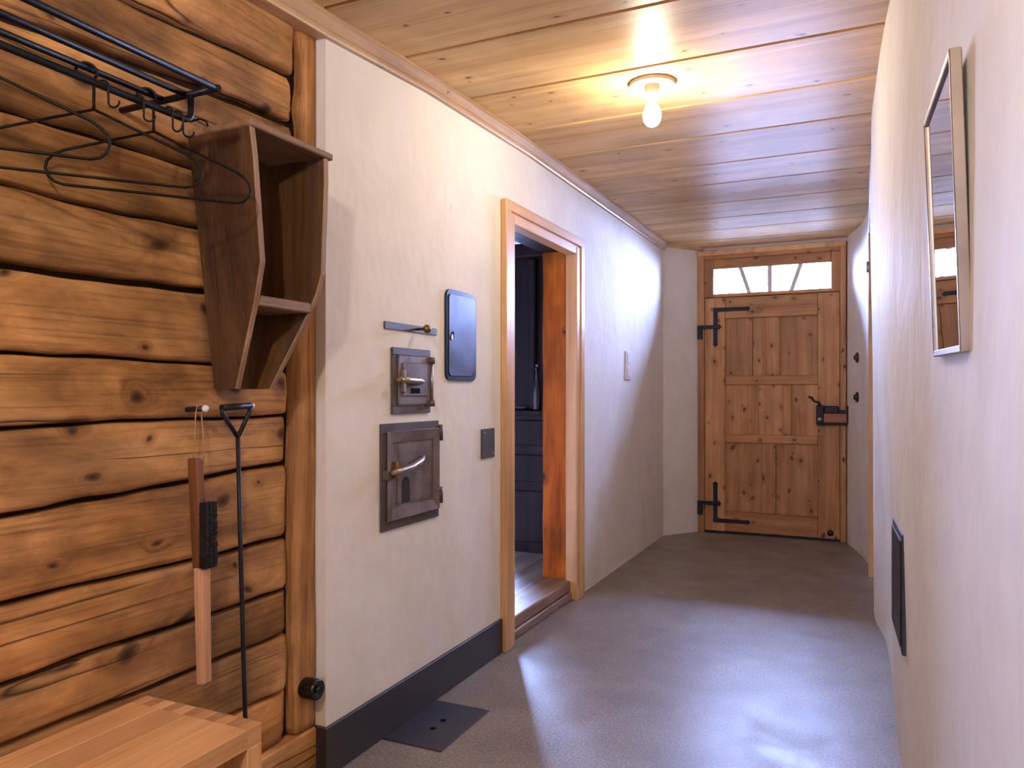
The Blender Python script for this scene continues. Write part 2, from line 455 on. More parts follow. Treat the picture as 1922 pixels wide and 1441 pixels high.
# ------------------------------------------------------------------ log wall
wl = MB(); wl.box(-1.75, -1.535, YB, Y0, 0, 2.46)
log_wall = struct(wl.build('wall_log', 'gap', base=(0, 0, 0)), 'old squared log wall with dark joints')
SEAMS = [  # (height at Y=0.9, height at Y=1.75)
    (0.02, 0.02), (0.15, 0.15), (0.300, 0.297), (0.469, 0.459), (0.583, 0.590), (0.739, 0.732), (0.913, 0.943),
    (1.081, 1.084), (1.222, 1.214), (1.402, 1.412), (1.552, 1.574), (1.690, 1.722), (1.876, 1.930), (2.024, 2.064), (2.30, 2.30)]
def seam(i, y):
    a, c = SEAMS[i]
    z = a + (c - a) * (y - 0.9) / 0.85 if y > 0.2 else a + (c - a) * (-0.82)
    return z + 0.012 * noise.noise(Vector((y * 2.1, i * 7.3, 0))) + 0.004 * noise.noise(Vector((y * 9, i * 3.1, 5)))
def make_log(i, y0, y1):
    NY, prof = 110, [(0.0, -0.05), (0.012, -0.012), (0.035, -0.003), (0.10, -0.0005), (0.2, 0.0), (0.35, 0.0005), (0.5, 0.001),
                     (0.65, 0.0005), (0.8, 0.0), (0.9, -0.0005), (0.965, -0.003), (0.988, -0.012), (1.0, -0.05)]
    gap = [0.004, 0.004, 0.003, 0.003, 0.0045, 0.0035, 0.004, 0.002, 0.0018, 0.006, 0.003, 0.002, 0.006, 0.007, 0.003]
    bm = bmesh.new(); rows = []
    shift = random.uniform(-0.004, 0.004)
    for j in range(NY + 1):
        y = y0 + (y1 - y0) * j / NY
        za, zb = seam(i, y) + gap[i], seam(i + 1, y) - gap[i + 1]
        wob = abs(noise.noise(Vector((y * 5, i * 2.7, 9)))) * (0.016 if i >= 11 else 0.006)
        endf = max(0.0, 1 - (y1 - y) / 0.04) if i >= 11 else max(0, 1 - (y1 - y) / 0.012)
        row = []
        for p, d in prof:
            z = za + (zb - za) * p + (wob if p < 0.1 else 0)
            dx = d * (1.6 if i >= 11 else 0.9) + shift
            n = 0.006 * noise.noise(Vector((y * 3.2, z * 9, i * 1.7))) + 0.0022 * noise.noise(Vector((y * 11, z * 30, i)))
            row.append(bm.verts.new((XG + dx + n - 0.022 * endf * endf, y, z)))
        rows.append(row)
    for a, c in zip(rows, rows[1:]):
        for q in range(len(prof) - 1):
            f = bm.faces.new((a[q], c[q], c[q + 1], a[q + 1])); f.smooth = True
    for row, rev in ((rows[0], True), (rows[-1], False)):
        f = bm.faces.new(row[::-1] if rev else row)
    for q in (0, -1):
        pass
    bmesh.ops.recalc_face_normals(bm, faces=bm.faces[:])
    m = MB(); m.bm.free(); m.bm = bm
    o = m.build('log', 'log', log_wall)
    return o
for i in range(len(SEAMS) - 1):
    make_log(i, YB + 0.02, 1.735 + (0.024 if i >= 11 else 0.0) + 0.004 * math.sin(i * 3.0))
# upright post at the end of the logs, hewn: wider at the top
def hewn_post(name, pts_left, y_right, x_front, mat):
    """pts_left: (z, y) of its free edge"""
    bm = bmesh.new(); rows = []
    N = 90; z0, z1 = pts_left[0][0], pts_left[-1][0]
    zs = [p[0] for p in pts_left]; yl = [p[1] for p in pts_left]
    for j in range(N + 1):
        z = z0 + (z1 - z0) * j / N
        ya = interp(z, zs, yl) + 0.006 * noise.noise(Vector((z * 5, 3, 1)))
        row = []
        for q, d in ((0, -0.06), (0.0, -0.016), (0.07, -0.004), (0.3, 0), (0.7, 0), (0.96, -0.001), (1.0, -0.006), (1.0, -0.06)):
            y = ya + (y_right - ya) * q
            row.append(bm.verts.new((x_front + d + 0.004 * noise.noise(Vector((z * 4, y * 14, 2))), y, z)))
        rows.append(row)
    for a, c in zip(rows, rows[1:]):
        for q in range(7):
            f = bm.faces.new((a[q], a[q + 1], c[q + 1], c[q])); f.smooth = True
    bm.faces.new(rows[0][::-1]); bm.faces.new(rows[-1])
    bmesh.ops.recalc_face_normals(bm, faces=bm.faces[:])
    m = MB(); m.bm.free(); m.bm = bm
    return m.build(name, mat, log_wall)
hewn_post('post', [(0.155, 1.752), (0.8, 1.748), (1.3, 1.755), (1.80, 1.772), (1.93, 1.790), (1.99, 1.772), (2.06, 1.786), (2.16, 1.778), (2.215, 1.760)], 1.838, -1.495, 'post')
b = MB(); b.box(-1.56, -1.488, YB + 0.02, 1.838, 0.0, 0.150, 0.006)
b.build('sill_beam', 'log', log_wall)

# ------------------------------------------------------------------ right wall: uneven plaster, bulging, swinging in to the door
RB = ([-2.0, 0.0, 0.45, 0.9, 1.4, 1.75, 2.3, 2.65, 3.5, 3.95, 4.3, 5.3, 5.45, 5.72, 6.07, 6.40, 6.7],
      [0.60, 0.50, 0.30, 0.185, 0.160, 0.142, 0.120, 0.106, 0.102, 0.100, 0.054, 0.052, 0.045, 0.033, -0.035, -0.123, -0.123])
RT = ([-2.0, 0.0, 0.45, 0.9, 1.4, 1.75, 2.1, 2.5, 3.0, 3.55, 5.3, 5.45, 5.72, 6.08, 6.40, 6.7],
      [0.60, 0.50, 0.30, 0.175, 0.145, 0.125, 0.100, 0.070, 0.048, 0.034, 0.034, 0.032, 0.020, -0.032, -0.123, -0.123])
DY0, DY1, DZ1 = 4.42, 5.30, 2.15
def xr(y, z):
    t = min(max(z / 2.33, 0), 1); t = t * t * (3 - 2 * t)
    x = smooth_interp(y, *RB) * (1 - t) + smooth_interp(y, *RT) * t
    return x + 0.006 * noise.noise(Vector((y * 1.3, z * 1.1, 4))) * min(1, max(0, (6.2 - y) * 2))
ys = sorted(set([round(YB + k * 0.1, 3) for k in range(int((6.62 - YB) / 0.1) + 1)] + [DY0, DY1, 6.40, 6.62, 6.35, 6.25, 6.15]))
zs = [0, 0.15, 0.3, 0.5, 0.7, 0.9, 1.1, 1.3, 1.5, 1.7, 1.9, 2.05, DZ1, 2.25, 2.35, 2.46]
bm = bmesh.new()
Fv = {(i, j): bm.verts.new((xr(y, z) if y <= YD else -0.123, y, z)) for i, y in enumerate(ys) for j, z in enumerate(zs)}
Bv = {(i, j): bm.verts.new((0.95, y, z)) for i, y in enumerate(ys) for j, z in enumerate(zs)}
def hole(i, j): return DY0 <= ys[i] and ys[i + 1] <= DY1 and zs[j + 1] <= DZ1
for i in range(len(ys) - 1):
    for j in range(len(zs) - 1):
        if hole(i, j): continue
        f = bm.faces.new((Fv[i, j], Fv[i, j + 1], Fv[i + 1, j + 1], Fv[i + 1, j])); f.smooth = True
        bm.faces.new((Bv[i, j], Bv[i + 1, j], Bv[i + 1, j + 1], Bv[i, j + 1]))
ia, ib, jt = ys.index(DY0), ys.index(DY1), zs.index(DZ1)
for j in range(jt):
    bm.faces.new((Fv[ia, j], Bv[ia, j], Bv[ia, j + 1], Fv[ia, j + 1]))
    bm.faces.new((Fv[ib, j], Fv[ib, j + 1], Bv[ib, j + 1], Bv[ib, j]))
for i in range(ia, ib):
    bm.faces.new((Fv[i, jt], Fv[i + 1, jt], Bv[i + 1, jt], Bv[i, jt]))
for i in (0, len(ys) - 1):
    for j in range(len(zs) - 1):
        bm.faces.new((Fv[i, j], Fv[i, j + 1], Bv[i, j + 1], Bv[i, j]))
for i in range(len(ys) - 1):
    bm.faces.new((Fv[i, len(zs) - 1], Fv[i + 1, len(zs) - 1], Bv[i + 1, len(zs) - 1], Bv[i, len(zs) - 1]))
bmesh.ops.recalc_face_normals(bm, faces=bm.faces[:])
m = MB(); m.bm.free(); m.bm = bm
struct(m.build('wall_right', 'plaster', base=(0, 0, 0)), 'uneven white plastered wall bulging into the passage')

# side door in the right wall: leaf recessed, jambs and head of pine
d2 = struct_empty('door_2', (0.15, 4.86, 0), 'side door in pine casing set in the white wall')
MB().box(0.030, 0.20, 5.26, 5.335, 0, 2.15, 0.003).build('jamb', 'casing_z', d2)
MB().box(0.062, 0.20, DY0, DY0 + 0.06, 0, 2.15, 0.003).build('jamb', 'casing_z', d2)
MB().box(0.062, 0.20, DY0 + 0.06, 5.26, 2.08, 2.15, 0.003).build('door_head', 'casing_y', d2)
leaf = MB().box(0.13, 0.17, DY0 + 0.06, 5.26, 0.01, 2.08, 0.003).build('door_leaf', 'door_z', d2)
MB().tube([(0.13, 4.56, 1.02), (0.085, 4.56, 1.02), (0.085, 4.66, 1.02)], 0.008, 8).build('door_handle', 'iron', leaf)
MB().tube([(0.034, 5.266, 1.96), (0.024, 5.258, 1.97), (0.024, 5.258, 1.90), (0.034, 5.266, 1.91)], 0.006, 8).build('latch_hook', 'bright_steel', d2)

# end of the passage behind the viewer, and the wall around the front door
b = MB(); b.box(-1.75, -0.67, YB - 0.12, YB, 0, 2.46); b.box(-0.43, 0.95, YB - 0.12, YB, 0, 2.46)
b.box(-0.67, -0.43, YB - 0.12, YB, 0, 1.38); b.box(-0.67, -0.43, YB - 0.12, YB, 1.66, 2.46)  # opening left for the added fill window
struct(b.build('wall_back', 'plaster', base=(0, 0, 0)), 'plastered wall closing the passage')
b = MB(); b.box(-1.652, 0.95, YD + 0.0, 6.62, 2.312, 2.60)
struct(b.build('wall_front', 'plaster', base=(0, 0, 0)), 'plaster strip above the front door')

# ------------------------------------------------------------------ ceiling of wide pine boards
b = MB(); b.box(-1.75, 0.95, YB - 0.1, 6.62, 2.46, 2.56)
ceil = struct(b.build('ceiling', 'gap', base=(0, 0, 0)), 'ceiling of wide varnished pine boards')
CS = [-1.88, -1.42, -1.0, -0.56, -0.1, 0.35, 0.83, 1.30, 1.775, 2.206, 2.672, 3.145, 3.577, 4.035, 4.430, 4.890, 5.315, 5.70, 6.078, 6.41]
for k in range(len(CS) - 1):
    ya, yb = CS[k] + 0.004, CS[k + 1] - 0.004
    za, zb = zc(ya), zc(yb)
    T = 0.028; ch = 0.006
    lft = -1.51 if yb < Y0 else XL - 0.006
    rgt = 0.62 if yb < 0.9 else 0.24
    pr = [(ya, za + ch), (ya + ch, za), (yb - ch, zb), (yb, zb + ch), (yb, zb + T), (ya, za + T)]
    MB().prism(pr, 'X', lft, rgt).build('ceiling_board', 'ceil', ceil)
    # tongue bridging the joint
    yj, zj = CS[k + 1], zc(CS[k + 1])
    if k < len(CS) - 2:
        MB().box(lft, rgt, yj - 0.012, yj + 0.012, zj + 0.012, zj + 0.020).build('tongue', 'trim', ceil)

# cornice along the left wall
b = MB()
prof = [(0.0, -0.052), (0.016, -0.052), (0.019, -0.046), (0.019, -0.036), (0.024, -0.033), (0.046, -0.012), (0.050, -0.010), (0.050, 0.004), (0.0, 0.004)]
cy = [YB, -0.8, 0, 0.5, 1.0, 1.45, 1.85, 2.14, 2.42, 2.88, 3.34, 4.5, 6.09]
for a, c in zip(cy, cy[1:]):
    b.hull([(XL + p, a, zc(a) + q) for p, q in prof], [(XL + p, c, zc(c) + q) for p, q in prof])
# flat board carrying the cornice over the logs
b2 = MB()
for a, c in zip(cy[:6], cy[1:7]):
    b2.hull([(-1.53, a, zc(a) - 0.048), (XL, a, zc(a) - 0.048), (XL, a, zc(a)), (-1.53, a, zc(a))],
            [(-1.53, c, zc(c) - 0.048), (XL, c, zc(c) - 0.048), (XL, c, zc(c)), (-1.53, c, zc(c))])
tr = struct(b.build('trim_1', 'trim', base=(0, 0, 0)), 'pine cornice moulding along the left wall')
b2.build('soffit_board', 'trim', tr)
b = MB(); b.prism([(XL + 0.02, 6.05), (XL + 0.05, 6.05), (-1.20, 6.38), (-1.20, 6.399), (-1.238, 6.399), (XL, 6.09)], 'Z', 2.325, 2.346)
struct(b.build('trim_2', 'trim', base=(0, 0, 0)), 'short cornice piece over the splayed reveal')

# skirting, anthracite, wraps the plaster edge
b = MB()
b.box(XL, XL + 0.012, Y0 - 0.012, 3.052, 0.0, 0.150, 0.0015)
b.box(-1.502, XL, Y0 - 0.012, Y0, 0.0, 0.150)
struct(b.build('baseboard_left', 'base', base=(0, 0, 0)), 'tall anthracite skirting board')

# ------------------------------------------------------------------ doorway to the side room
tc = struct_empty('trim_3', (XL, 3.58, 0), 'pine casing round the open doorway')
xf = XL + 0.030
def casing_upright(y0, y1, inner_first):
    # flat board with raised outer bead and stepped inner edge
    o = MB()
    if not inner_first: o.box(XL, xf, y0, y0 + 0.055, 0, 2.012, 0.004); o.box(XL, xf - 0.007, y0 + 0.05, y1, 0, 1.96, 0.003)
    else: o.box(XL, xf, y1 - 0.055, y1, 0, 2.012, 0.004); o.box(XL - 0.045, xf - 0.007, y0, y1 - 0.05, 0, 1.96, 0.003)
    o.build('casing_upright', 'casing_z', tc)
casing_upright(3.055, 3.160, False)
casing_upright(3.990, 4.100, True)
o = MB()
o.box(XL, xf + 0.001, 3.058, 4.097, 1.965, 2.014, 0.004)
o.box(XL - 0.045, xf - 0.010, 3.11, 4.05, 1.918, 1.968, 0.003)
o.build('casing_head', 'casing_y', tc)
# old timber lining of the thick wall
bm = bmesh.new()
def rough_board(name, x0, x1, y0, y1, z0, z1, mat, parent, n=40, amp=0.006):
    bm = bmesh.new(); rows = []
    for j in range(n + 1):
        z = z0 + (z1 - z0) * j / n
        e = amp * noise.noise(Vector((z * 3.1, x0 * 9, 1))); e2 = amp * noise.noise(Vector((z * 4.2, y0 * 7, 8)))
        rows.append([bm.verts.new(p) for p in ((x0 + e - 0.004, y1, z), (x0 + e, y0 + 0.008 + e2, z), (x0 + 0.008 + e, y0 + e2, z), ((x0 + x1) / 2, y0 + e2 * 0.4, z),
                                               (x1 - 0.003, y0 + e2, z), (x1, y0 + 0.004, z), (x1, y1, z))])
    for a, c in zip(rows, rows[1:]):
        for q in range(7): bm.faces.new((a[q], a[(q + 1) % 7], c[(q + 1) % 7], c[q]))
    bm.faces.new(rows[0][::-1]); bm.faces.new(rows[-1])
    bmesh.ops.recalc_face_normals(bm, faces=bm.faces[:])
    m = MB(); m.bm.free(); m.bm = bm
    return m.build(name, mat, parent)
rough_board('jamb_board', -1.662, -1.480, 4.025, 4.06, 0.09, 1.972, 'jamb', tc)['label'] = 'old orange stained rough timber jamb'
MB().box(-1.662, -1.480, 3.10, 3.135, 0.09, 1.972, 0.003).build('jamb_board', 'jamb', tc)
MB().box(-1.662, -1.480, 3.10, 4.06, 1.945, 1.990, 0.003).build('head_board', 'dark_wood', tc)
sl = MB().box(-1.662, -1.478, 3.105, 4.055, 0.048, 0.104, 0.008, 2).build('threshold', 'sill', tc)
MB().box(-1.662, -1.470, 3.105, 4.055, 0.0, 0.044, 0.005).build('threshold_step', 'sill', sl)

# the side room
b = MB(); b.box(-5.4, -1.655, 2.2, 6.62, -0.12, 0.055)
rf = struct(b.build('floor_side_room', 'gap', base=(0, 0, 0)), 'plank floor of the side room')
x = -1.668
for k in range(18):
    w = 0.20 + 0.02 * math.sin(k * 2.3)
    MB().box(x - w + 0.003, x - 0.003, 2.25, 6.58, 0.055, 0.088, 0.003).build('floor_plank', 'room_plank', rf)
    x -= w
b = MB()
b.box(-5.52, -5.4, 2.1, 6.62, 0, 2.4)
b.box(-5.52, -1.655, 2.08, 2.2, 0, 2.4)
struct(b.build('wall_side_room', 'plaster_room', base=(0, 0, 0)), 'wall of the side room')
b = MB()
b.box(-5.52, -3.92, 6.42, 6.62, 0, 2.4); b.box(-2.5, -1.652, 6.42, 6.62, 0, 2.4)
b.box(-3.92, -2.5, 6.42, 6.62, 0, 0.80); b.box(-3.92, -2.5, 6.42, 6.62, 2.05, 2.4)
struct(b.build('wall_side_room_front', 'plaster_room', base=(0, 0, 0)), 'outer wall of the side room')
b = MB(); b.box(-5.52, -1.655, 2.08, 6.62, 2.30, 2.40)
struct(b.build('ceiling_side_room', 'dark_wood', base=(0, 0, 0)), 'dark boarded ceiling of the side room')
def make_window(name, x0, x1, z0, z1, y, label, nx, mat):
    w_ = struct_empty(name, ((x0 + x1) / 2, y, z0), label)
    fr_ = MB(); e = 0.045 if x1 - x0 > 1 else 0.025; ya, yb = y - 0.03, y + 0.03
    fr_.box(x0, x0 + e, ya, yb, z0, z1); fr_.box(x1 - e, x1, ya, yb, z0, z1)
    fr_.box(x0 + e, x1 - e, ya, yb, z0, z0 + e); fr_.box(x0 + e, x1 - e, ya, yb, z1 - e, z1)
    fr_.build('window_frame', mat, w_)
    dx = (x1 - x0 - 2 * e) / nx
    for k in range(nx):
        a = x0 + e + k * dx
        if k: MB().box(a - 0.02, a + 0.02, ya + 0.005, yb - 0.005, z0 + e, z1 - e).build('mullion', mat, w_)
        MB().box(a + (0.02 if k else 0), a + dx - (0.02 if k < nx - 1 else 0), y - 0.002, y + 0.002, z0 + e, z1 - e).build('pane', 'glass', w_)
make_window('window_2', -3.92, -2.5, 0.80, 2.05, 6.53, 'window lighting the side room', 2, 'casing_z')
make_window('added_window', -0.67, -0.43, 1.38, 1.66, YB - 0.06, 'small window added in the unseen end wall for cool fill light', 2, 'casing_z')  # invented window behind the camera, added to cool the nearby walls

# dark cupboard against the dividing wall, its side seen through the doorway
cb = thing('cupboard', (-1.96, 4.9, 0.088), 'dark stained wooden cupboard seen through the open doorway', 'cupboard')
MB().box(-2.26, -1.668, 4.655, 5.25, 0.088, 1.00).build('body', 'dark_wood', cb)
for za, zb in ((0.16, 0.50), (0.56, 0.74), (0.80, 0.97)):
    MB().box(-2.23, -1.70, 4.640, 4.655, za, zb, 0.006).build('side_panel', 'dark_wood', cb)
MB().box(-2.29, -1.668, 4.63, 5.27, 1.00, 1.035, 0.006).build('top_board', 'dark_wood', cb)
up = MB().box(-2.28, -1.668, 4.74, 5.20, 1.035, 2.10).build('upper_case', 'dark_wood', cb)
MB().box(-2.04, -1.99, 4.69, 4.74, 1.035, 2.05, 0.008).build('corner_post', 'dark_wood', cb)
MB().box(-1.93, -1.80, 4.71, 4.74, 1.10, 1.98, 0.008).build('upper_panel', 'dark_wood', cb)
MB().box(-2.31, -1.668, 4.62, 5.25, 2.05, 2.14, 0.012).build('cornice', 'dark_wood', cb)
bt = thing('bottle', (-1.965, 4.662, 1.0355), 'slim dark bottle standing on the dark cupboard ledge', 'bottle')
MB().lathe([(0.001, 0), (0.026, 0.0), (0.028, 0.01), (0.027, 0.12), (0.022, 0.16), (0.011, 0.20), (0.010, 0.27), (0.013, 0.272), (0.013, 0.285), (0.001, 0.285)],
           (-1.965, 4.662, 1.0355)).build('bottle_body', 'bottle', bt)
MB().lathe([(0.001, 0), (0.0085, 0.0), (0.0085, 0.018), (0.001, 0.018)], (-1.965, 4.662, 1.3205), seg=12).build('stopper', 'pewter', bt)
dsh = MB().lathe([(0.001, 0), (0.025, 0.0), (0.045, 0.016), (0.047, 0.020), (0.043, 0.019), (0.024, 0.006), (0.001, 0.006)], (-2.085, 4.682, 1.0355))
tag(dsh.build('pewter_dish', 'pewter'), 'small pewter dish lying on the dark cupboard ledge', 'dish')

# ------------------------------------------------------------------ front door
d1 = struct_empty('door_1', (-0.68, YD, 0), 'panelled pine front door with black iron hinges')
fr = MB().box(-1.240, -1.190, YD - 0.025, YD + 0.10, 0, 2.31, 0.004).build('frame_post', 'door_z', d1)
MB().box(-0.160, -0.118, YD - 0.025, YD + 0.10, 0, 2.31, 0.004).build('frame_post', 'door_z', d1)
MB().box(-1.190, -0.160, YD - 0.022, YD + 0.10, 2.245, 2.312, 0.004).build('frame_head', 'door_x', d1)
MB().box(-1.240, -0.118, YD - 0.045, YD - 0.022, 2.275, 2.314, 0.003).build('head_moulding', 'casing_y', d1)
MB().box(-1.190, -0.160, YD + 0.0, YD + 0.10, 0.0, 0.014).build('sill_strip', 'iron', d1)
LX0, LX1, LZ0, LZ1 = -1.187, -0.163, 0.018, 1.928
yl0, yl1 = YD - 0.008, YD + 0.040
MB().box(LX0, -1.025, yl0, yl1, LZ0, LZ1, 0.003).build('stile', 'door_z', d1)
MB().box(-0.320, LX1, yl0, yl1, LZ0, LZ1, 0.003).build('stile', 'door_z', d1)
for za, zb in ((LZ0, 0.182), (0.745, 0.812), (1.213, 1.288), (1.755, LZ1)):
    MB().box(-1.025, -0.320, yl0 + 0.001, yl1, za, zb, 0.006).build('rail', 'door_x', d1)
rows = [(0.182, 0.745, [(-1.025, -0.735), (-0.630, -0.320)]),
        (0.812, 1.213, [(-1.025, -0.845), (-0.765, -0.580), (-0.512, -0.320)]),
        (1.288, 1.755, [(-1.025, -0.710), (-0.603, -0.320)])]
for za, zb, pans in rows:
    for (a, c), (e, f_) in zip(pans, pans[1:]):
        MB().box(c, e, yl0 + 0.002, yl1, za, zb, 0.006).build('muntin', 'door_z', d1)
    for q, (a, c) in enumerate(pans):
        if za > 1.2 and q == 0:
            MB().box(a, -0.812, yl0 + 0.022, yl1 - 0.004, za, zb, 0.002).build('panel', 'door_z', d1)
            MB().box(-0.808, c, yl0 + 0.026, yl1 - 0.004, za, zb, 0.002).build('panel', 'door_z', d1)
        else:
            MB().box(a, c, yl0 + (0.024 if not 0.8 < za < 1.2 else 0.012), yl1 - 0.004, za, zb, 0.002).build('panel', 'door_z', d1)
MB().box(-1.20, -0.15, yl1 + 0.001, yl1 + 0.035, 0.004, 1.945).build('light_seal_board', 'door_z', d1)  # unseen board added to stop daylight leaking round the leaf
# iron strap hinges
def strap_hinge(zc_, up):
    s = 1 if up else -1
    yf = yl0 - 0.007
    o = MB()
    zt = zc_ + s * 0.140
    o.prism([(-1.120, zt - 0.017), (-0.855, zt - 0.015), (-0.842, zt - 0.020), (-0.825, zt), (-0.842, zt + 0.020), (-0.855, zt + 0.015), (-1.120, zt + 0.017)], 'Y', yf, yl0, 0.0015)
    za, zb = (zc_ - 0.165, zt + 0.017) if up else (zt - 0.017, zc_ + 0.180)
    if up: out = [(-1.119, zb), (-1.119, za + 0.03), (-1.124, za + 0.02), (-1.102, za), (-1.080, za + 0.02), (-1.085, za + 0.03), (-1.085, zb)]
    else: out = [(-1.119, za), (-1.119, zb - 0.03), (-1.124, zb - 0.02), (-1.102, zb), (-1.080, zb - 0.02), (-1.085, zb - 0.03), (-1.085, za)]
    o.prism(out, 'Y', yf - 0.001, yl0, 0.0015)
    h = o.build('strap_hinge', 'iron', d1)
    p = MB()
    p.prism([(-1.232, zc_ - 0.015), (-1.085, zc_ - 0.014), (-1.068, zc_ - 0.021), (-1.052, zc_), (-1.068, zc_ + 0.021), (-1.085, zc_ + 0.014), (-1.232, zc_ + 0.015)], 'Y', yf - 0.022, yl0 - 0.008, 0.0015)
    p.box(-1.243, -1.200, yf - 0.024, YD - 0.026, zc_ - 0.100, zc_ + 0.016, 0.003)
    p.build('pintle_strap', 'iron', h)
    for px, pz in ((-1.102, zt), (-0.90, zt), (-1.0, zt), (-1.102, zc_ - s * 0.11)):
        MB().lathe([(0.001, 0), (0.006, 0), (0.005, -0.004), (0.001, -0.005)], (px, yf - 0.001, pz), 'Y', 8).build('nail_head', 'iron', h)
strap_hinge(1.690, True)
strap_hinge(0.245, False)
# rim lock: iron lock case with wooden block and lever
lk = MB().box(-0.325, -0.105, yl0 - 0.050, yl0, 0.918, 0.992, 0.010, 2).build('lock_block', 'copper', d1)
lk['label'] = 'reddish wooden block of the rim lock'
o = MB(); o.box(-0.330, -0.275, yl0 - 0.054, yl0, 0.915, 1.050, 0.004); o.box(-0.275, -0.17, yl0 - 0.030, yl0, 0.992, 1.048, 0.006); o.box(-0.17, -0.125, yl0 - 0.034, yl0, 0.992, 1.018, 0.004)
o.box(-0.330, -0.108, yl0 - 0.040, yl0, 0.900, 0.918, 0.004)
o.build('lock_case', 'iron', lk)
MB().tube([(-0.300, yl0 - 0.045, 1.045), (-0.312, yl0 - 0.055, 1.075), (-0.345, yl0 - 0.055, 1.085), (-0.358, yl0 - 0.055, 1.112), (-0.385, yl0 - 0.055, 1.118)], [0.010, 0.009, 0.008, 0.008, 0.010], 8).build('latch_lever', 'iron', lk)
MB().lathe([(0.001, 0), (0.016, 0), (0.018, -0.006), (0.010, -0.012), (0.001, -0.013)], (-0.302, yl0 - 0.054, 0.945), 'Y', 14).build('lock_rosette', 'bright_steel', lk)
MB().box(-0.112, -0.092, yl0 - 0.062, yl0 - 0.030, 0.92, 1.05, 0.004).build('strike_plate', 'iron', lk)
MB().lathe([(0.001, 0), (0.022, 0), (0.024, -0.008), (0.020, -0.022), (0.014, -0.028), (0.001, -0.029)], (-0.229, yl0, 0.066), 'Y', 18).build('door_bumper', 'black', d1)

# fanlight above the door
w1 = struct_empty('window_1', (-0.68, YD, 1.935), 'narrow fanlight above the front door with slanted bars')
gx0, gx1, gz0, gz1 = -1.118, -0.226, 1.962, 2.165
MB().box(-1.190, gx0, YD - 0.006, YD + 0.05, 1.934, 2.245, 0.003).build('sash_stile', 'door_z', w1)
MB().box(gx1, -0.160, YD - 0.006, YD + 0.05, 1.934, 2.245, 0.003).build('sash_stile', 'door_z', w1)
MB().box(gx0, gx1, YD - 0.005, YD + 0.05, 1.934, gz0, 0.003).build('sash_rail', 'door_x', w1)
MB().box(gx0, gx1, YD - 0.005, YD + 0.05, gz1, 2.245, 0.003).build('sash_rail', 'door_x', w1)
bars = [(-0.905, -0.838), (-0.679, -0.679), (-0.447, -0.515)]   # x at top, x at bottom
for t_, u_ in bars:
    MB().prism([(t_ - 0.017, gz1), (t_ + 0.017, gz1), (u_ + 0.017, gz0), (u_ - 0.017, gz0)], 'Y', YD + 0.008, YD + 0.040).build('glazing_bar', 'white_paint', w1)
ed = [(gx0, gx0)] + bars + [(gx1, gx1)]
for (ta, ua), (tb, ub) in zip(ed, ed[1:]):
    MB().prism([(ta, gz1), (tb, gz1), (ub, gz0), (ua, gz0)], 'Y', YD + 0.022, YD + 0.026).build('pane', 'glass', w1)
# ground outside the house
b = MB(); b.box(-12, 10, 6.64, 30, -0.35, -0.25)
struct(b.build('ground', 'snow_ground', base=(0, 0, 0)), 'pale ground outside')

# ------------------------------------------------------------------ ceiling lamps
def ceiling_lamp(x, y, label, bulb='bulb'):
    z = zc(y)
    t = thing('ceiling_lamp', (x, y, z - 0.17), label, 'lamp', 'bare bulb ceiling lamps')
    MB().lathe([(0.001, 0.004), (0.084, 0.004), (0.086, -0.010), (0.083, -0.018), (0.074, -0.019), (0.070, -0.012), (0.03, -0.012), (0.001, -0.012)], (x, y, z), seg=40).build('base_plate', 'porcelain', t)
    MB().lathe([(0.001, 0.0), (0.030, 0.0), (0.026, -0.025), (0.024, -0.050), (0.021, -0.052), (0.001, -0.052)], (x, y, z - 0.012), seg=24).build('socket', 'porcelain', t)
    c = z - 0.064
    MB().lathe([(0.001, 0.0), (0.014, 0.0), (0.016, -0.012), (0.027, -0.032), (0.034, -0.055), (0.034, -0.066), (0.030, -0.082), (0.020, -0.096), (0.008, -0.102), (0.001, -0.103)], (x, y, c), seg=28).build('bulb', bulb, t)
ceiling_lamp(-0.722, 2.832, 'lit bare bulb on a round base on the pine ceiling, facing the front door')
ceiling_lamp(-0.40, -0.10, 'lit bare bulb on a round base on the pine ceiling, over the bench end', 'bulb_near')

# ------------------------------------------------------------------ coat rack
RY1, RY0, RZ = 1.181, 0.12, 1.781
ck = thing('coat_rack', (XG, 0.65, RZ), 'black steel rod coat rack with hat shelf mounted on the log wall', 'coat rack')
for xx in (-1.218, -1.302, -1.370):
    MB().cyl((xx, RY0, RZ), (xx, RY1, RZ), 0.0068, 10).build('shelf_rod', 'black_steel', ck)
RX, RL = -1.290, 1.723
MB().tube([(RX, RY0, RZ), (RX, RY0, RL + 0.014), (RX, RY0 + 0.006, RL + 0.004), (RX, RY0 + 0.016, RL), (RX, RY1 - 0.016, RL), (RX, RY1 - 0.006, RL + 0.004),
           (RX, RY1, RL + 0.014), (RX, RY1, RZ)], 0.0072, 10).build('hanging_rail', 'black_steel', ck)
for yy in (RY1, RY0):
    MB().cyl((-1.505, yy, RZ - 0.002), (-1.211, yy, RZ), 0.0072, 10).build('arm', 'black_steel', ck)

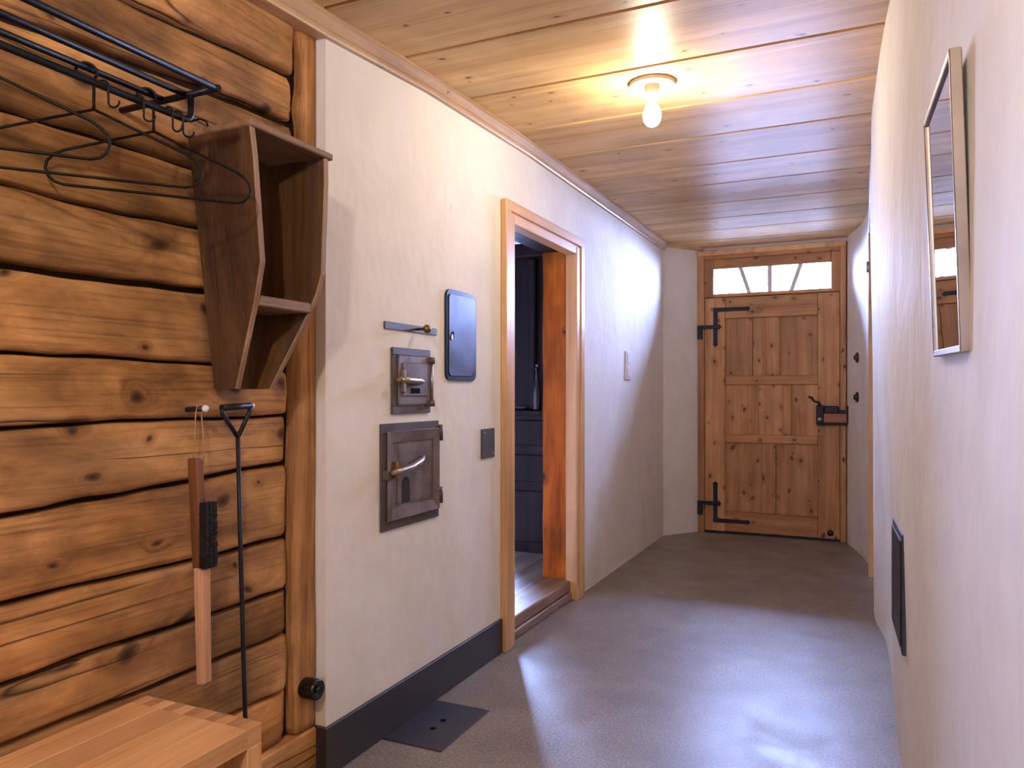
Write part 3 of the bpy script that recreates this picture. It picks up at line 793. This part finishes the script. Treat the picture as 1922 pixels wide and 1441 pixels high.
def coat_hanger(y, ang, label):
    r = 0.0029; px, apz = -1.362, 1.702
    t = thing('coat_hanger', (px, y, 1.569), label, 'hanger', 'black wire coat hangers on the rack')
    ca, sa = math.cos(ang), math.sin(ang)
    def W(s, z): return (px + ca * s, y + sa * s, apz + z * (1.06 if z < 0 else 1))
    S, D = 0.200, -0.125
    pts = [(0, 0)]
    side = [(0.165, -0.060), (0.182, -0.070), (0.193, -0.083), (0.196, -0.097), (0.191, -0.111), (0.180, -0.121), (0.164, -0.125)]
    loop = [(0.0, 0.0)] + side + [(-s, z) for s, z in side[::-1]]
    path = [W(s, z) for s, z in loop]
    MB().tube(path, r, 8, closed=True).build('wire_frame', 'wire', t)
    # hook arc resting on the inner shelf rod (centre x -1.370, z 1.781)
    R = 0.018; cz = 1.781 + 0.0068 + r - R - apz; oc = (-1.370 - px) / ca
    hk = [W(0, 0), W(0.0, 0.012), W(0.004 + oc * 0.3, 0.030), W(oc + R * 0.7, cz - R * 0.85)]
    for k in range(13):
        a = -0.6 + (PI + 0.9) * k / 12
        hk.append(W(oc + R * math.cos(a), cz + R * math.sin(a)))
    MB().tube(hk, r, 8).build('hook', 'wire', t)
coat_hanger(1.148, math.radians(52), 'black wire coat hanger overlapping the dark wooden wall shelf')
coat_hanger(1.010, math.radians(51), 'black wire coat hanger hanging between two other hangers')
coat_hanger(0.798, math.radians(52), 'black wire coat hanger farthest from the dark wooden wall shelf')

def s_hook(y, ang, label):
    px, z0 = RX, RL
    ca, sa = math.cos(ang), math.sin(ang); pts = []
    for k in range(10):
        a = PI * 1.05 - (PI * 1.15) * k / 9
        pts.append((0.0105 * math.cos(a), 0.0105 * math.sin(a)))
    for k in range(10):
        a = PI * 0.9 + PI * 1.15 * k / 9
        pts.append((0.021 + 0.0 + 0.0105 * math.cos(a) , -0.030 + 0.0105 * math.sin(a)))
    pts = [(s if i < 10 else s, z) for i, (s, z) in enumerate(pts)]
    o = MB().tube([(px + ca * s, y + sa * s, z0 + z) for s, z in pts], 0.0021, 7).build('s_hook', 'wire')
    return tag(o, label, 'hook', 'small hooks on the coat rack rail')
s_hook(0.975, 0.4, 'small black wire hook beside the middle coat hanger on the rail')
s_hook(1.051, 0.6, 'small black wire hook alone between two coat hangers on the rail')
s_hook(1.122, 0.3, 'small black wire hook touching the next hook near the rail end')
s_hook(1.146, 0.9, 'small black wire hook at the very end of the rack rail')

o = MB().tube([(-1.515, 1.372, 1.815), (-1.470, 1.372, 1.818), (-1.455, 1.378, 1.812), (-1.450, 1.382, 1.795)], 0.0025, 7)
tag(o.build('bent_nail', 'wire'), 'thin bent nail in the log above the dark wooden shelf', 'nail')

# ------------------------------------------------------------------ dark wooden wall shelf, narrowing downwards
sh = thing('wall_shelf', (-1.48, 1.48, 1.16), 'dark old wooden wall shelf with slanted sides on the log wall', 'shelf')
def ylf(z): return 1.342 + (1.776 - z) * (0.083 / 0.61)
def yrt(z): return interp(z, [1.16, 1.40, 1.76], [1.560, 1.622, 1.626])
def xfr(z): return interp(z, [1.160, 1.366, 1.46, 1.70, 1.776], [-1.408, -1.322, -1.290, -1.282, -1.284])
XBK = -1.478
LV = [1.160, 1.26, 1.366, 1.41, 1.46, 1.56, 1.70, 1.765]
def side(fn, th, name):
    o = MB()
    for a, c in zip(LV, LV[1:]):
        P = lambda z: [(XBK, fn(z), z), (xfr(z), fn(z), z), (xfr(z), fn(z) + th, z), (XBK, fn(z) + th, z)]
        o.hull(P(a), P(c))
    bmesh.ops.remove_doubles(o.bm, verts=o.bm.verts[:], dist=1e-5)
    o.build(name, 'shelf', sh)
    e = MB()
    for a, c in zip(LV, LV[1:]):
        Q = lambda z: [(xfr(z) - 0.001, fn(z) - 0.0004, z), (xfr(z) + 0.0025, fn(z) + 0.002, z), (xfr(z) + 0.0025, fn(z) + th - 0.002, z), (xfr(z) - 0.001, fn(z) + th + 0.0004, z)]
        e.hull(Q(a), Q(c))
    return e.build('worn_edge', 'shelf_edge', sh)
side(ylf, 0.016, 'side_panel')
side(lambda z: yrt(z) - 0.016, 0.016, 'side_panel')
o = MB()
for a, c in zip(LV, LV[1:]):
    P = lambda z: [(XBK, ylf(z) + 0.016, z), (XBK + 0.010, ylf(z) + 0.016, z), (XBK + 0.010, yrt(z) - 0.016, z), (XBK, yrt(z) - 0.016, z)]
    o.hull(P(a), P(c))
o.build('back_board', 'shelf', sh)
MB().prism([(XBK, 1.340), (-1.276, 1.340), (-1.276, 1.640), (XBK, 1.640)], 'Z', 1.765, 1.782, 0.003).build('top_board', 'shelf_y', sh)
zm = 1.372
MB().hull([(XBK + 0.010, ylf(zm) + 0.016, zm - 0.013), (xfr(zm) + 0.004, ylf(zm) + 0.016, zm - 0.013), (xfr(zm) + 0.004, yrt(zm) - 0.016, zm - 0.013), (XBK + 0.010, yrt(zm) - 0.016, zm - 0.013)],
          [(XBK + 0.010, ylf(zm) + 0.016, zm + 0.013), (xfr(zm) + 0.004, ylf(zm) + 0.016, zm + 0.013), (xfr(zm) + 0.004, yrt(zm) - 0.016, zm + 0.013), (XBK + 0.010, yrt(zm) - 0.016, zm + 0.013)], 0.003).build('shelf_board', 'shelf_y', sh)

# ------------------------------------------------------------------ peg, hand brush, long iron tool
pg = thing('wall_peg', (-1.5, 1.362, 1.107), 'short dark peg with a white tip in the log wall', 'peg')
MB().cyl((-1.52, 1.362, 1.108), (-1.445, 1.362, 1.112), 0.0065, 12).build('peg_shaft', 'iron', pg)
MB().lathe([(0.001, 0), (0.008, 0.0), (0.009, 0.005), (0.006, 0.010), (0.001, 0.011)], (-1.445, 1.362, 1.112), 'X', 14).build('peg_tip', 'white_cap', pg)
br = thing('hand_brush', (-1.45, 1.366, 0.43), 'wooden hand brush with black bristles hanging by a cord on the log wall', 'brush')
MB().hull([(-1.478, 1.354, 0.724), (-1.440, 1.354, 0.724), (-1.440, 1.380, 0.724), (-1.478, 1.380, 0.724)],
          [(-1.482, 1.342, 0.992), (-1.448, 1.342, 0.992), (-1.448, 1.364, 0.992), (-1.482, 1.364, 0.992)], 0.004).build('brush_back', 'brush_wood', br)
MB().hull([(-1.470, 1.356, 0.44), (-1.444, 1.356, 0.44), (-1.444, 1.392, 0.44), (-1.470, 1.392, 0.44)],
          [(-1.474, 1.350, 0.730), (-1.444, 1.350, 0.730), (-1.444, 1.388, 0.730), (-1.474, 1.388, 0.730)], 0.008).build('handle', 'beech', br)
o = MB()
random.seed(3)
for k in range(26):
    z = 0.733 + 0.150 * k / 25
    for q in range(3):
        y = 1.352 + 0.012 * q + (0.884 - z) * -0.0 + random.uniform(-0.001, 0.001)
        o.hull([(-1.446, y - 0.0035, z - 0.0035), (-1.446, y + 0.0035, z - 0.0035), (-1.446, y + 0.0035, z + 0.0035), (-1.446, y - 0.0035, z + 0.0035)],
               [(-1.422, y - 0.005, z - 0.004), (-1.422, y + 0.005, z - 0.004), (-1.422 + random.uniform(-0.003, 0.003), y + 0.005, z + 0.004), (-1.422, y - 0.005, z + 0.004)])
bs = o.build('bristles', 'bristle', br); bs['kind'] = 'stuff'
o = MB()
o.tube([(-1.470, 1.352, 0.980), (-1.466, 1.3535, 1.04), (-1.464, 1.354, 1.100), (-1.463, 1.358, 1.1175), (-1.463, 1.366, 1.1175), (-1.462, 1.370, 1.100), (-1.458, 1.372, 1.03), (-1.452, 1.3675, 0.975)], 0.0016, 7)
o.build('cord', 'cord', br)

tl = thing('iron_shovel', (-1.45, 1.522, 0.0), 'long black iron rod tool with a triangular grip leaning on the log wall', 'shovel')
MB().cyl((-1.474, 1.446, 1.112), (-1.474, 1.546, 1.116), 0.0085, 12).build('grip_bar', 'iron', tl)
MB().tube([(-1.474, 1.448, 1.111), (-1.474, 1.4485, 1.098), (-1.473, 1.500, 1.036)], 0.006, 10).build('grip_side', 'iron', tl)
MB().tube([(-1.474, 1.544, 1.115), (-1.474, 1.5435, 1.100), (-1.473, 1.501, 1.036)], 0.006, 10).build('grip_side', 'iron', tl)
MB().tube([(-1.473, 1.500, 1.040), (-1.470, 1.508, 0.7), (-1.466, 1.519, 0.303), (-1.462, 1.523, 0.10)], 0.0058, 10).build('shaft', 'iron', tl)
MB().hull([(-1.475, 1.462, 0.001), (-1.440, 1.462, 0.001), (-1.440, 1.586, 0.001), (-1.475, 1.586, 0.001)],
          [(-1.468, 1.490, 0.13), (-1.456, 1.490, 0.13), (-1.456, 1.556, 0.13), (-1.468, 1.556, 0.13)], 0.002).build('blade', 'iron', tl)
MB().lathe([(0.001, 0), (0.006, 0), (0.007, 0.008), (0.004, 0.011), (0.001, 0.012)], (-1.474, 1.5475, 1.116), 'Y', 12).build('rivet', 'white_cap', tl)

# ------------------------------------------------------------------ bench
BZ, BX0, BX1, BY1, BY0 = 0.465, -1.474, -1.136, 1.224, 0.02
bn = thing('bench', (-1.305, 0.62, 0.0), 'light oiled wooden bench with finger jointed end in front of the logs', 'bench')
TH = 0.040
nb = 4; w = (BX1 - BX0) / nb
for k in range(nb):
    MB().box(BX0 + k * w + 0.0004, BX0 + (k + 1) * w - 0.0004, BY0, BY1 - TH, BZ - TH, BZ, 0.0008).build('seat_board', 'bench_y', bn)
n = 11; fw = (BX1 - BX0) / n
for k in range(n):
    a, c = BX0 + k * fw, BX0 + (k + 1) * fw
    if k % 2 == 0: MB().box(a + 0.0006, c - 0.0006, BY1 - TH, BY1, BZ - TH, BZ, 0.0006).build('seat_finger', 'bench_y', bn)
    else: MB().box(a + 0.0006, c - 0.0006, BY1 - TH, BY1 + 0.0003, BZ - TH, BZ + 0.0004, 0.0006).build('end_finger', 'bench_end', bn)
MB().box(BX0, BX1, BY1 - TH, BY1, 0.0, BZ - TH, 0.0015).build('end_panel', 'bench_z', bn)
MB().box(BX0, BX1, BY0, BY0 + TH, 0.0, BZ - TH, 0.0015).build('end_panel', 'bench_z', bn)

# ------------------------------------------------------------------ door stop on the post
ds = thing('door_stop', (XG, 1.785, 0.285), 'round black door stop on the post beside the dark skirting', 'door stop')
MB().lathe([(0.001, -0.02), (0.030, -0.02), (0.031, 0.005), (0.031, 0.040), (0.029, 0.046), (0.024, 0.048), (0.018, 0.042), (0.001, 0.040)], (-1.493, 1.790, 0.281), 'X', 28).build('rubber_buffer', 'black', ds)
MB().lathe([(0.001, 0.0), (0.008, 0.0), (0.008, 0.006), (0.001, 0.007)], (-1.453, 1.790, 0.281), 'X', 14).build('screw', 'iron', ds)

# ------------------------------------------------------------------ stove fittings on the plastered wall
# damper slide
dp = thing('damper_slide', (XL, 2.32, 1.37), 'narrow iron damper slide with small knob above the stove doors', 'damper')
MB().hull([(XL, 2.146, 1.366), (XL + 0.006, 2.146, 1.366), (XL + 0.006, 2.146, 1.391), (XL, 2.146, 1.391)],
          [(XL, 2.490, 1.366), (XL + 0.006, 2.490, 1.366), (XL + 0.006, 2.490, 1.391), (XL, 2.490, 1.391)], 0.001).build('slide_plate', 'cast_dark', dp)
MB().lathe([(0.001, 0), (0.005, 0.0), (0.005, 0.030), (0.012, 0.034), (0.016, 0.042), (0.014, 0.052), (0.006, 0.058), (0.001, 0.059)], (XL + 0.005, 2.345, 1.378), 'X', 18).build('knob', 'brass', dp)
# small upper stove door
sd = thing('stove_door', (XL, 2.31, 1.077), 'small upper iron stove door with a long hinge rod in plaster', 'stove door', None)
y0, y1, z0, z1 = 2.187, 2.436, 1.077, 1.306
def ring(o, y0, y1, z0, z1, w, x0, x1, bev=0.002):
    o.box(x0, x1, y0, y1, z1 - w, z1, bev); o.box(x0, x1, y0, y1, z0, z0 + w, bev)
    o.box(x0, x1, y0, y0 + w, z0 + w, z1 - w, bev); o.box(x0, x1, y1 - w, y1, z0 + w, z1 - w, bev)
    return o
ring(MB(), y0, y1, z0, z1, 0.026, XL, XL + 0.010).build('frame', 'cast_dark', sd)
lf = MB(); lf.box(XL + 0.002, XL + 0.016, y0 + 0.028, y1 - 0.012, z0 + 0.030, z1 - 0.026, 0.003); lf.box(XL + 0.014, XL + 0.020, y0 + 0.05, y1 - 0.035, z0 + 0.06, z1 - 0.05, 0.003)
lf = lf.build('door_leaf', 'cast', sd)
o = MB(); o.tube([(XL + 0.022, 2.36, 1.190), (XL + 0.030, 2.32, 1.192), (XL + 0.036, 2.24, 1.194), (XL + 0.040, 2.20, 1.194)], [0.008, 0.014, 0.012, 0.008], 12)
o.build('latch_handle', 'bright_steel', lf)
MB().box(XL + 0.014, XL + 0.034, 2.224, 2.236, 1.150, 1.232, 0.003).build('latch_guard', 'bright_steel', lf)
MB().lathe([(0.001, 0), (0.007, 0), (0.009, -0.010), (0.012, -0.018), (0.010, -0.030), (0.001, -0.032)], (XL + 0.040, 2.205, 1.194), 'Y', 14).build('latch_knob', 'brass', lf)
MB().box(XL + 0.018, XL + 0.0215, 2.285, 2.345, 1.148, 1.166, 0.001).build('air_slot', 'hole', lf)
MB().cyl((XL + 0.020, 2.428, 1.112), (XL + 0.020, 2.428, 1.272), 0.0055, 10).build('hinge_rod', 'bright_steel', sd)
for zz in (1.112, 1.268):
    o = MB(); o.lathe([(0.001, -0.012), (0.011, -0.012), (0.012, 0), (0.011, 0.012), (0.001, 0.012)], (XL + 0.020, 2.428, zz), seg=14); o.box(XL + 0.004, XL + 0.020, 2.40, 2.428, zz - 0.010, zz + 0.010, 0.002)
    o.build('hinge_knuckle', 'cast_dark', sd)
# large lower stove door
ld = thing('stove_door', (XL, 2.31, 0.685), 'large lower iron stove door with heat stained plate and arched slot', 'stove door')
y0, y1, z0, z1 = 2.121, 2.500, 0.685, 1.046
ring(MB(), y0, y1, z0, z1, 0.036, XL, XL + 0.008).build('frame', 'cast_dark', ld)
a0, a1, c0, c1 = y0 + 0.032, y1 - 0.012, z0 + 0.030, z1 - 0.026
lf = MB()
lf.box(XL + 0.001, XL + 0.010, a0 + 0.01, a1 - 0.01, c0 + 0.01, c1 - 0.01)
lf = lf.build('door_plate', 'cast', ld)
# folded flanges with mitred edges
fl = MB(); X1 = XL + 0.020; X2 = XL + 0.010; wv = 0.040
fl.hull([(X2, a0, c1), (X2, a1, c1), (X2, a1 - wv, c1 - wv), (X2, a0 + 0.025, c1 - wv)], [(X1, a0 + 0.004, c1 - 0.003), (X1, a1 - 0.004, c1 - 0.003), (X1 - 0.006, a1 - wv, c1 - wv), (X1 - 0.006, a0 + 0.025, c1 - wv)])
fl.build('door_flange', 'cast', ld)
fl = MB(); fl.hull([(X2, a0, c0), (X2, a1, c0), (X2, a1 - wv, c0 + wv), (X2, a0 + 0.025, c0 + wv)], [(X1, a0 + 0.004, c0 + 0.003), (X1, a1 - 0.004, c0 + 0.003), (X1 - 0.006, a1 - wv, c0 + wv), (X1 - 0.006, a0 + 0.025, c0 + wv)])
fl.build('door_flange', 'cast', ld)
fl = MB(); fl.hull([(X2, a1, c0), (X2, a1, c1), (X2, a1 - wv, c1 - wv), (X2, a1 - wv, c0 + wv)], [(X1, a1 - 0.003, c0 + 0.004), (X1, a1 - 0.003, c1 - 0.004), (X1 - 0.006, a1 - wv, c1 - wv), (X1 - 0.006, a1 - wv, c0 + wv)])
fl.build('door_flange', 'cast', ld)
fl = MB(); fl.hull([(X2, a0, c0), (X2, a0, c1), (X2, a0 + 0.025, c1 - wv), (X2, a0 + 0.025, c0 + wv)], [(X1, a0 + 0.003, c0 + 0.004), (X1, a0 + 0.003, c1 - 0.004), (X1 - 0.006, a0 + 0.025, c1 - wv), (X1 - 0.006, a0 + 0.025, c0 + wv)])
fl.build('door_flange', 'cast', ld)
# arched draught slot with flap
def arch(yc, w, zb, h):
    p = [(yc - w / 2, zb), (yc + w / 2, zb)]
    for k in range(9):
        a = PI * k / 8
        p.append((yc + w / 2 * math.cos(a), zb + h - w / 2 + w / 2 * math.sin(a)))
    return p
MB().prism(arch(2.290, 0.155, 0.768, 0.110)[:2] + [(2.3675, 0.868), (2.2125, 0.876)], 'X', XL + 0.010, XL + 0.0135, 0.001).build('draught_plate', 'cast', lf)
MB().prism(arch(2.262, 0.046, 0.770, 0.088), 'X', XL + 0.010, XL + 0.0150).build('draught_slot', 'slot_brown', lf)
o = MB()
o.tube([(XL + 0.018, 2.372, 0.912), (XL + 0.026, 2.34, 0.906), (XL + 0.034, 2.27, 0.892), (XL + 0.040, 2.19, 0.886), (XL + 0.040, 2.140, 0.884)], [0.007, 0.012, 0.013, 0.010, 0.008], 12)
o.build('latch_handle', 'bright_steel', lf)
MB().box(XL + 0.010, XL + 0.036, 2.172, 2.184, 0.860, 0.918, 0.003).build('latch_guard', 'brass', lf)
MB().box(XL + 0.006, XL + 0.030, 2.126, 2.148, 0.858, 0.892, 0.003).build('latch_keeper', 'cast_dark', ld)
MB().lathe([(0.001, 0), (0.012, 0.0), (0.012, 0.008), (0.001, 0.009)], (XL + 0.012, 2.372, 0.912), 'X', 14).build('latch_pivot', 'cast_dark', lf)
for zz in (1.000, 0.765):
    o = MB(); o.cyl((XL + 0.012, 2.506, zz - 0.030), (XL + 0.012, 2.506, zz + 0.030), 0.009, 14); o.box(XL, XL + 0.012, 2.48, 2.506, zz - 0.026, zz + 0.026, 0.002)
    o.build('hinge_knuckle', 'cast_dark', ld)
MB().tube([(XL + 0.022, 2.498, 0.790), (XL + 0.022, 2.462, 0.792), (XL + 0.022, 2.44, 0.764), (XL + 0.022, 2.40, 0.764)], 0.002, 6).build('wire_catch', 'brass', ld)

# rounded blue steel cover
def rrect(y0, y1, z0, z1, r, n=6):
    p = []
    for (cy_, cz_, a0_) in ((y1 - r, z1 - r, 0), (y0 + r, z1 - r, PI / 2), (y0 + r, z0 + r, PI), (y1 - r, z0 + r, 1.5 * PI)):
        for k in range(n + 1):
            a = a0_ + PI / 2 * k / n; p.append((cy_ + r * math.cos(a), cz_ + r * math.sin(a)))
    return p
cv = thing('flue_cover', (XL, 2.68, 1.198), 'rounded upright blued steel cover plate set in the plaster', 'cover plate')
MB().prism(rrect(2.555, 2.802, 1.198, 1.552, 0.030), 'X', XL, XL + 0.010, 0.001).build('rim', 'cover_rim', cv)
pl = MB().prism(rrect(2.570, 2.790, 1.216, 1.534, 0.020), 'X', XL + 0.008, XL + 0.013, 0.001).build('plate', 'blue_steel', cv)
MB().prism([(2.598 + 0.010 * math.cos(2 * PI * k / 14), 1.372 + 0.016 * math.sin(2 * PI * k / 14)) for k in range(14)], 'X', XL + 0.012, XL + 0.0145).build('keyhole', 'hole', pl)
MB().prism([(2.590 + 0.008 * math.cos(2 * PI * k / 14), 1.366 + 0.012 * math.sin(2 * PI * k / 14)) for k in range(14)], 'X', XL + 0.0125, XL + 0.016).build('key_flap', 'bright_steel', pl)

# grey blank plate by the doorway
gp = thing('blank_plate', (XL, 2.92, 0.872), 'flat dark grey blank plate on the plaster beside the doorway casing', 'blank plate')
MB().box(XL, XL + 0.008, 2.861, 2.980, 0.872, 0.997, 0.001).build('plate', 'grey_plate', gp)
for yy, zz in ((2.88, 0.98), (2.88, 0.89), (2.96, 0.98), (2.96, 0.89)):
    MB().lathe([(0.001, 0), (0.0045, 0.0), (0.004, 0.002), (0.001, 0.0025)], (XL + 0.008, yy, zz), 'X', 10).build('screw', 'bright_steel', gp)

# white double switch near the far corner
sw = thing('light_switch', (XL, 5.06, 1.24), 'white two gang light switch on the plastered wall past the doorway', 'light switch')
MB().box(XL, XL + 0.010, 5.00, 5.12, 1.240, 1.432, 0.003).build('switch_plate', 'switch', sw)
for zz in (1.290, 1.382): MB().box(XL + 0.008, XL + 0.014, 5.025, 5.095, zz - 0.034, zz + 0.034, 0.003).build('rocker', 'switch', sw)

# cleanout plate in the floor
fp = thing('floor_plate', (-1.335, 2.295, 0.0), 'square steel plate with two finger holes in the concrete floor', 'floor plate')
MB().box(-1.450, -1.226, 2.122, 2.470, 0.0, 0.004, 0.001).build('plate', 'plate', fp)
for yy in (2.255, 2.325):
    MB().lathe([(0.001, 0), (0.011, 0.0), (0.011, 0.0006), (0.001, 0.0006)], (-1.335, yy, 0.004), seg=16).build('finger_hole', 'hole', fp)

# ------------------------------------------------------------------ things on the right wall
# mirror, top leaning slightly forward
A = [Vector(p) for p in ((0.122, 1.372, 1.690), (0.139, 1.388, 1.214), (0.116, 1.684, 1.219), (0.106, 1.682, 1.676))]  # near top, near bottom, far bottom, far top
mr = thing('mirror', (0.13, 1.53, 1.214), 'framed wall mirror hanging on the uneven white wall', 'mirror')
nrm = (A[1] - A[0]).cross(A[3] - A[0]).normalized()
if nrm.x > 0: nrm = -nrm
A[2] = A[2] - nrm * (A[2] - A[0]).dot(nrm)      # keep the glass flat
cen = sum(A, Vector()) / 4
def inset(f): return [p + (cen - p).normalized() * f for p in A]
bw, T = 0.014, 0.018
In = inset(bw)
for k in range(4):
    a, c, ci, ai = A[k], A[(k + 1) % 4], In[(k + 1) % 4], In[k]
    q = [a, c, ci, ai]
    MB().hull([tuple(p - nrm * T) for p in q], [tuple(p) for p in q], 0.0015).build('frame_bar', 'mirror_frame', mr)
MB().hull([tuple(p - nrm * 0.010) for p in In], [tuple(p - nrm * 0.005) for p in In]).build('mirror_glass', 'mirror', mr)

# recessed dark panel low on the right wall
vp = thing('wall_panel', (0.10, 2.61, 0.40), 'dark flat metal panel low on the white wall below the mirror', 'wall panel')
xa, xb = xr(2.44, 0.6) - 0.002, xr(2.78, 0.6) - 0.002
q0 = [(xa, 2.44, 0.40), (xb, 2.78, 0.40), (xb, 2.78, 0.745), (xa, 2.44, 0.745)]
MB().hull([(p[0] + 0.02, p[1], p[2]) for p in q0], [(p[0] - 0.006, p[1], p[2]) for p in q0], 0.003).build('panel_plate', 'blue_steel', vp)
q1 = [(xa - 0.006, 2.46, 0.42), (xb - 0.006, 2.76, 0.42), (xb - 0.006, 2.76, 0.725), (xa - 0.006, 2.46, 0.725)]
MB().hull([tuple(p) for p in q1], [(p[0] - 0.004, p[1], p[2]) for p in q1], 0.0015).build('panel_cover', 'cover_rim', vp)

# two round switches on the curved reveal by the door
def reveal_switch(v_z, label):
    y = 6.06; x = xr(y, v_z); e = 0.01
    tdir = Vector((xr(y + e, v_z) - xr(y - e, v_z), 2 * e, 0)).normalized(); nn = Vector((-tdir.y, tdir.x, 0))
    if nn.x > 0: nn = -nn
    c = Vector((x, y, v_z)); up = Vector((0, 0, 1))
    t = thing('round_switch', tuple(c - up * 0.04), label, 'light switch', 'round black switches on the curved reveal')
    def disc(r, h0, h1, name, mat):
        P = lambda h, rr: [tuple(c + nn * h + (tdir * math.cos(2 * PI * k / 24) + up * math.sin(2 * PI * k / 24)) * rr) for k in range(24)]
        MB().hull(P(h0, r), P(h1, r * 0.94)).build(name, mat, t)
    disc(0.040, -0.006, 0.012, 'switch_base', 'black')
    disc(0.026, 0.012, 0.018, 'switch_dial', 'black')
    s_ = MB().hull([tuple(c + nn * 0.017 + tdir * a + up * b_) for a, b_ in ((-0.004, -0.018), (0.004, -0.018), (0.004, 0.018), (-0.004, 0.018))],
                   [tuple(c + nn * 0.030 + tdir * a + up * b_) for a, b_ in ((-0.003, -0.016), (0.003, -0.016), (0.003, 0.016), (-0.003, 0.016))])
    s_.build('toggle', 'black', t)
reveal_switch(1.405, 'upper round black switch on the white curved reveal by the front door')
reveal_switch(1.118, 'lower round black switch on the white curved reveal by the front door')
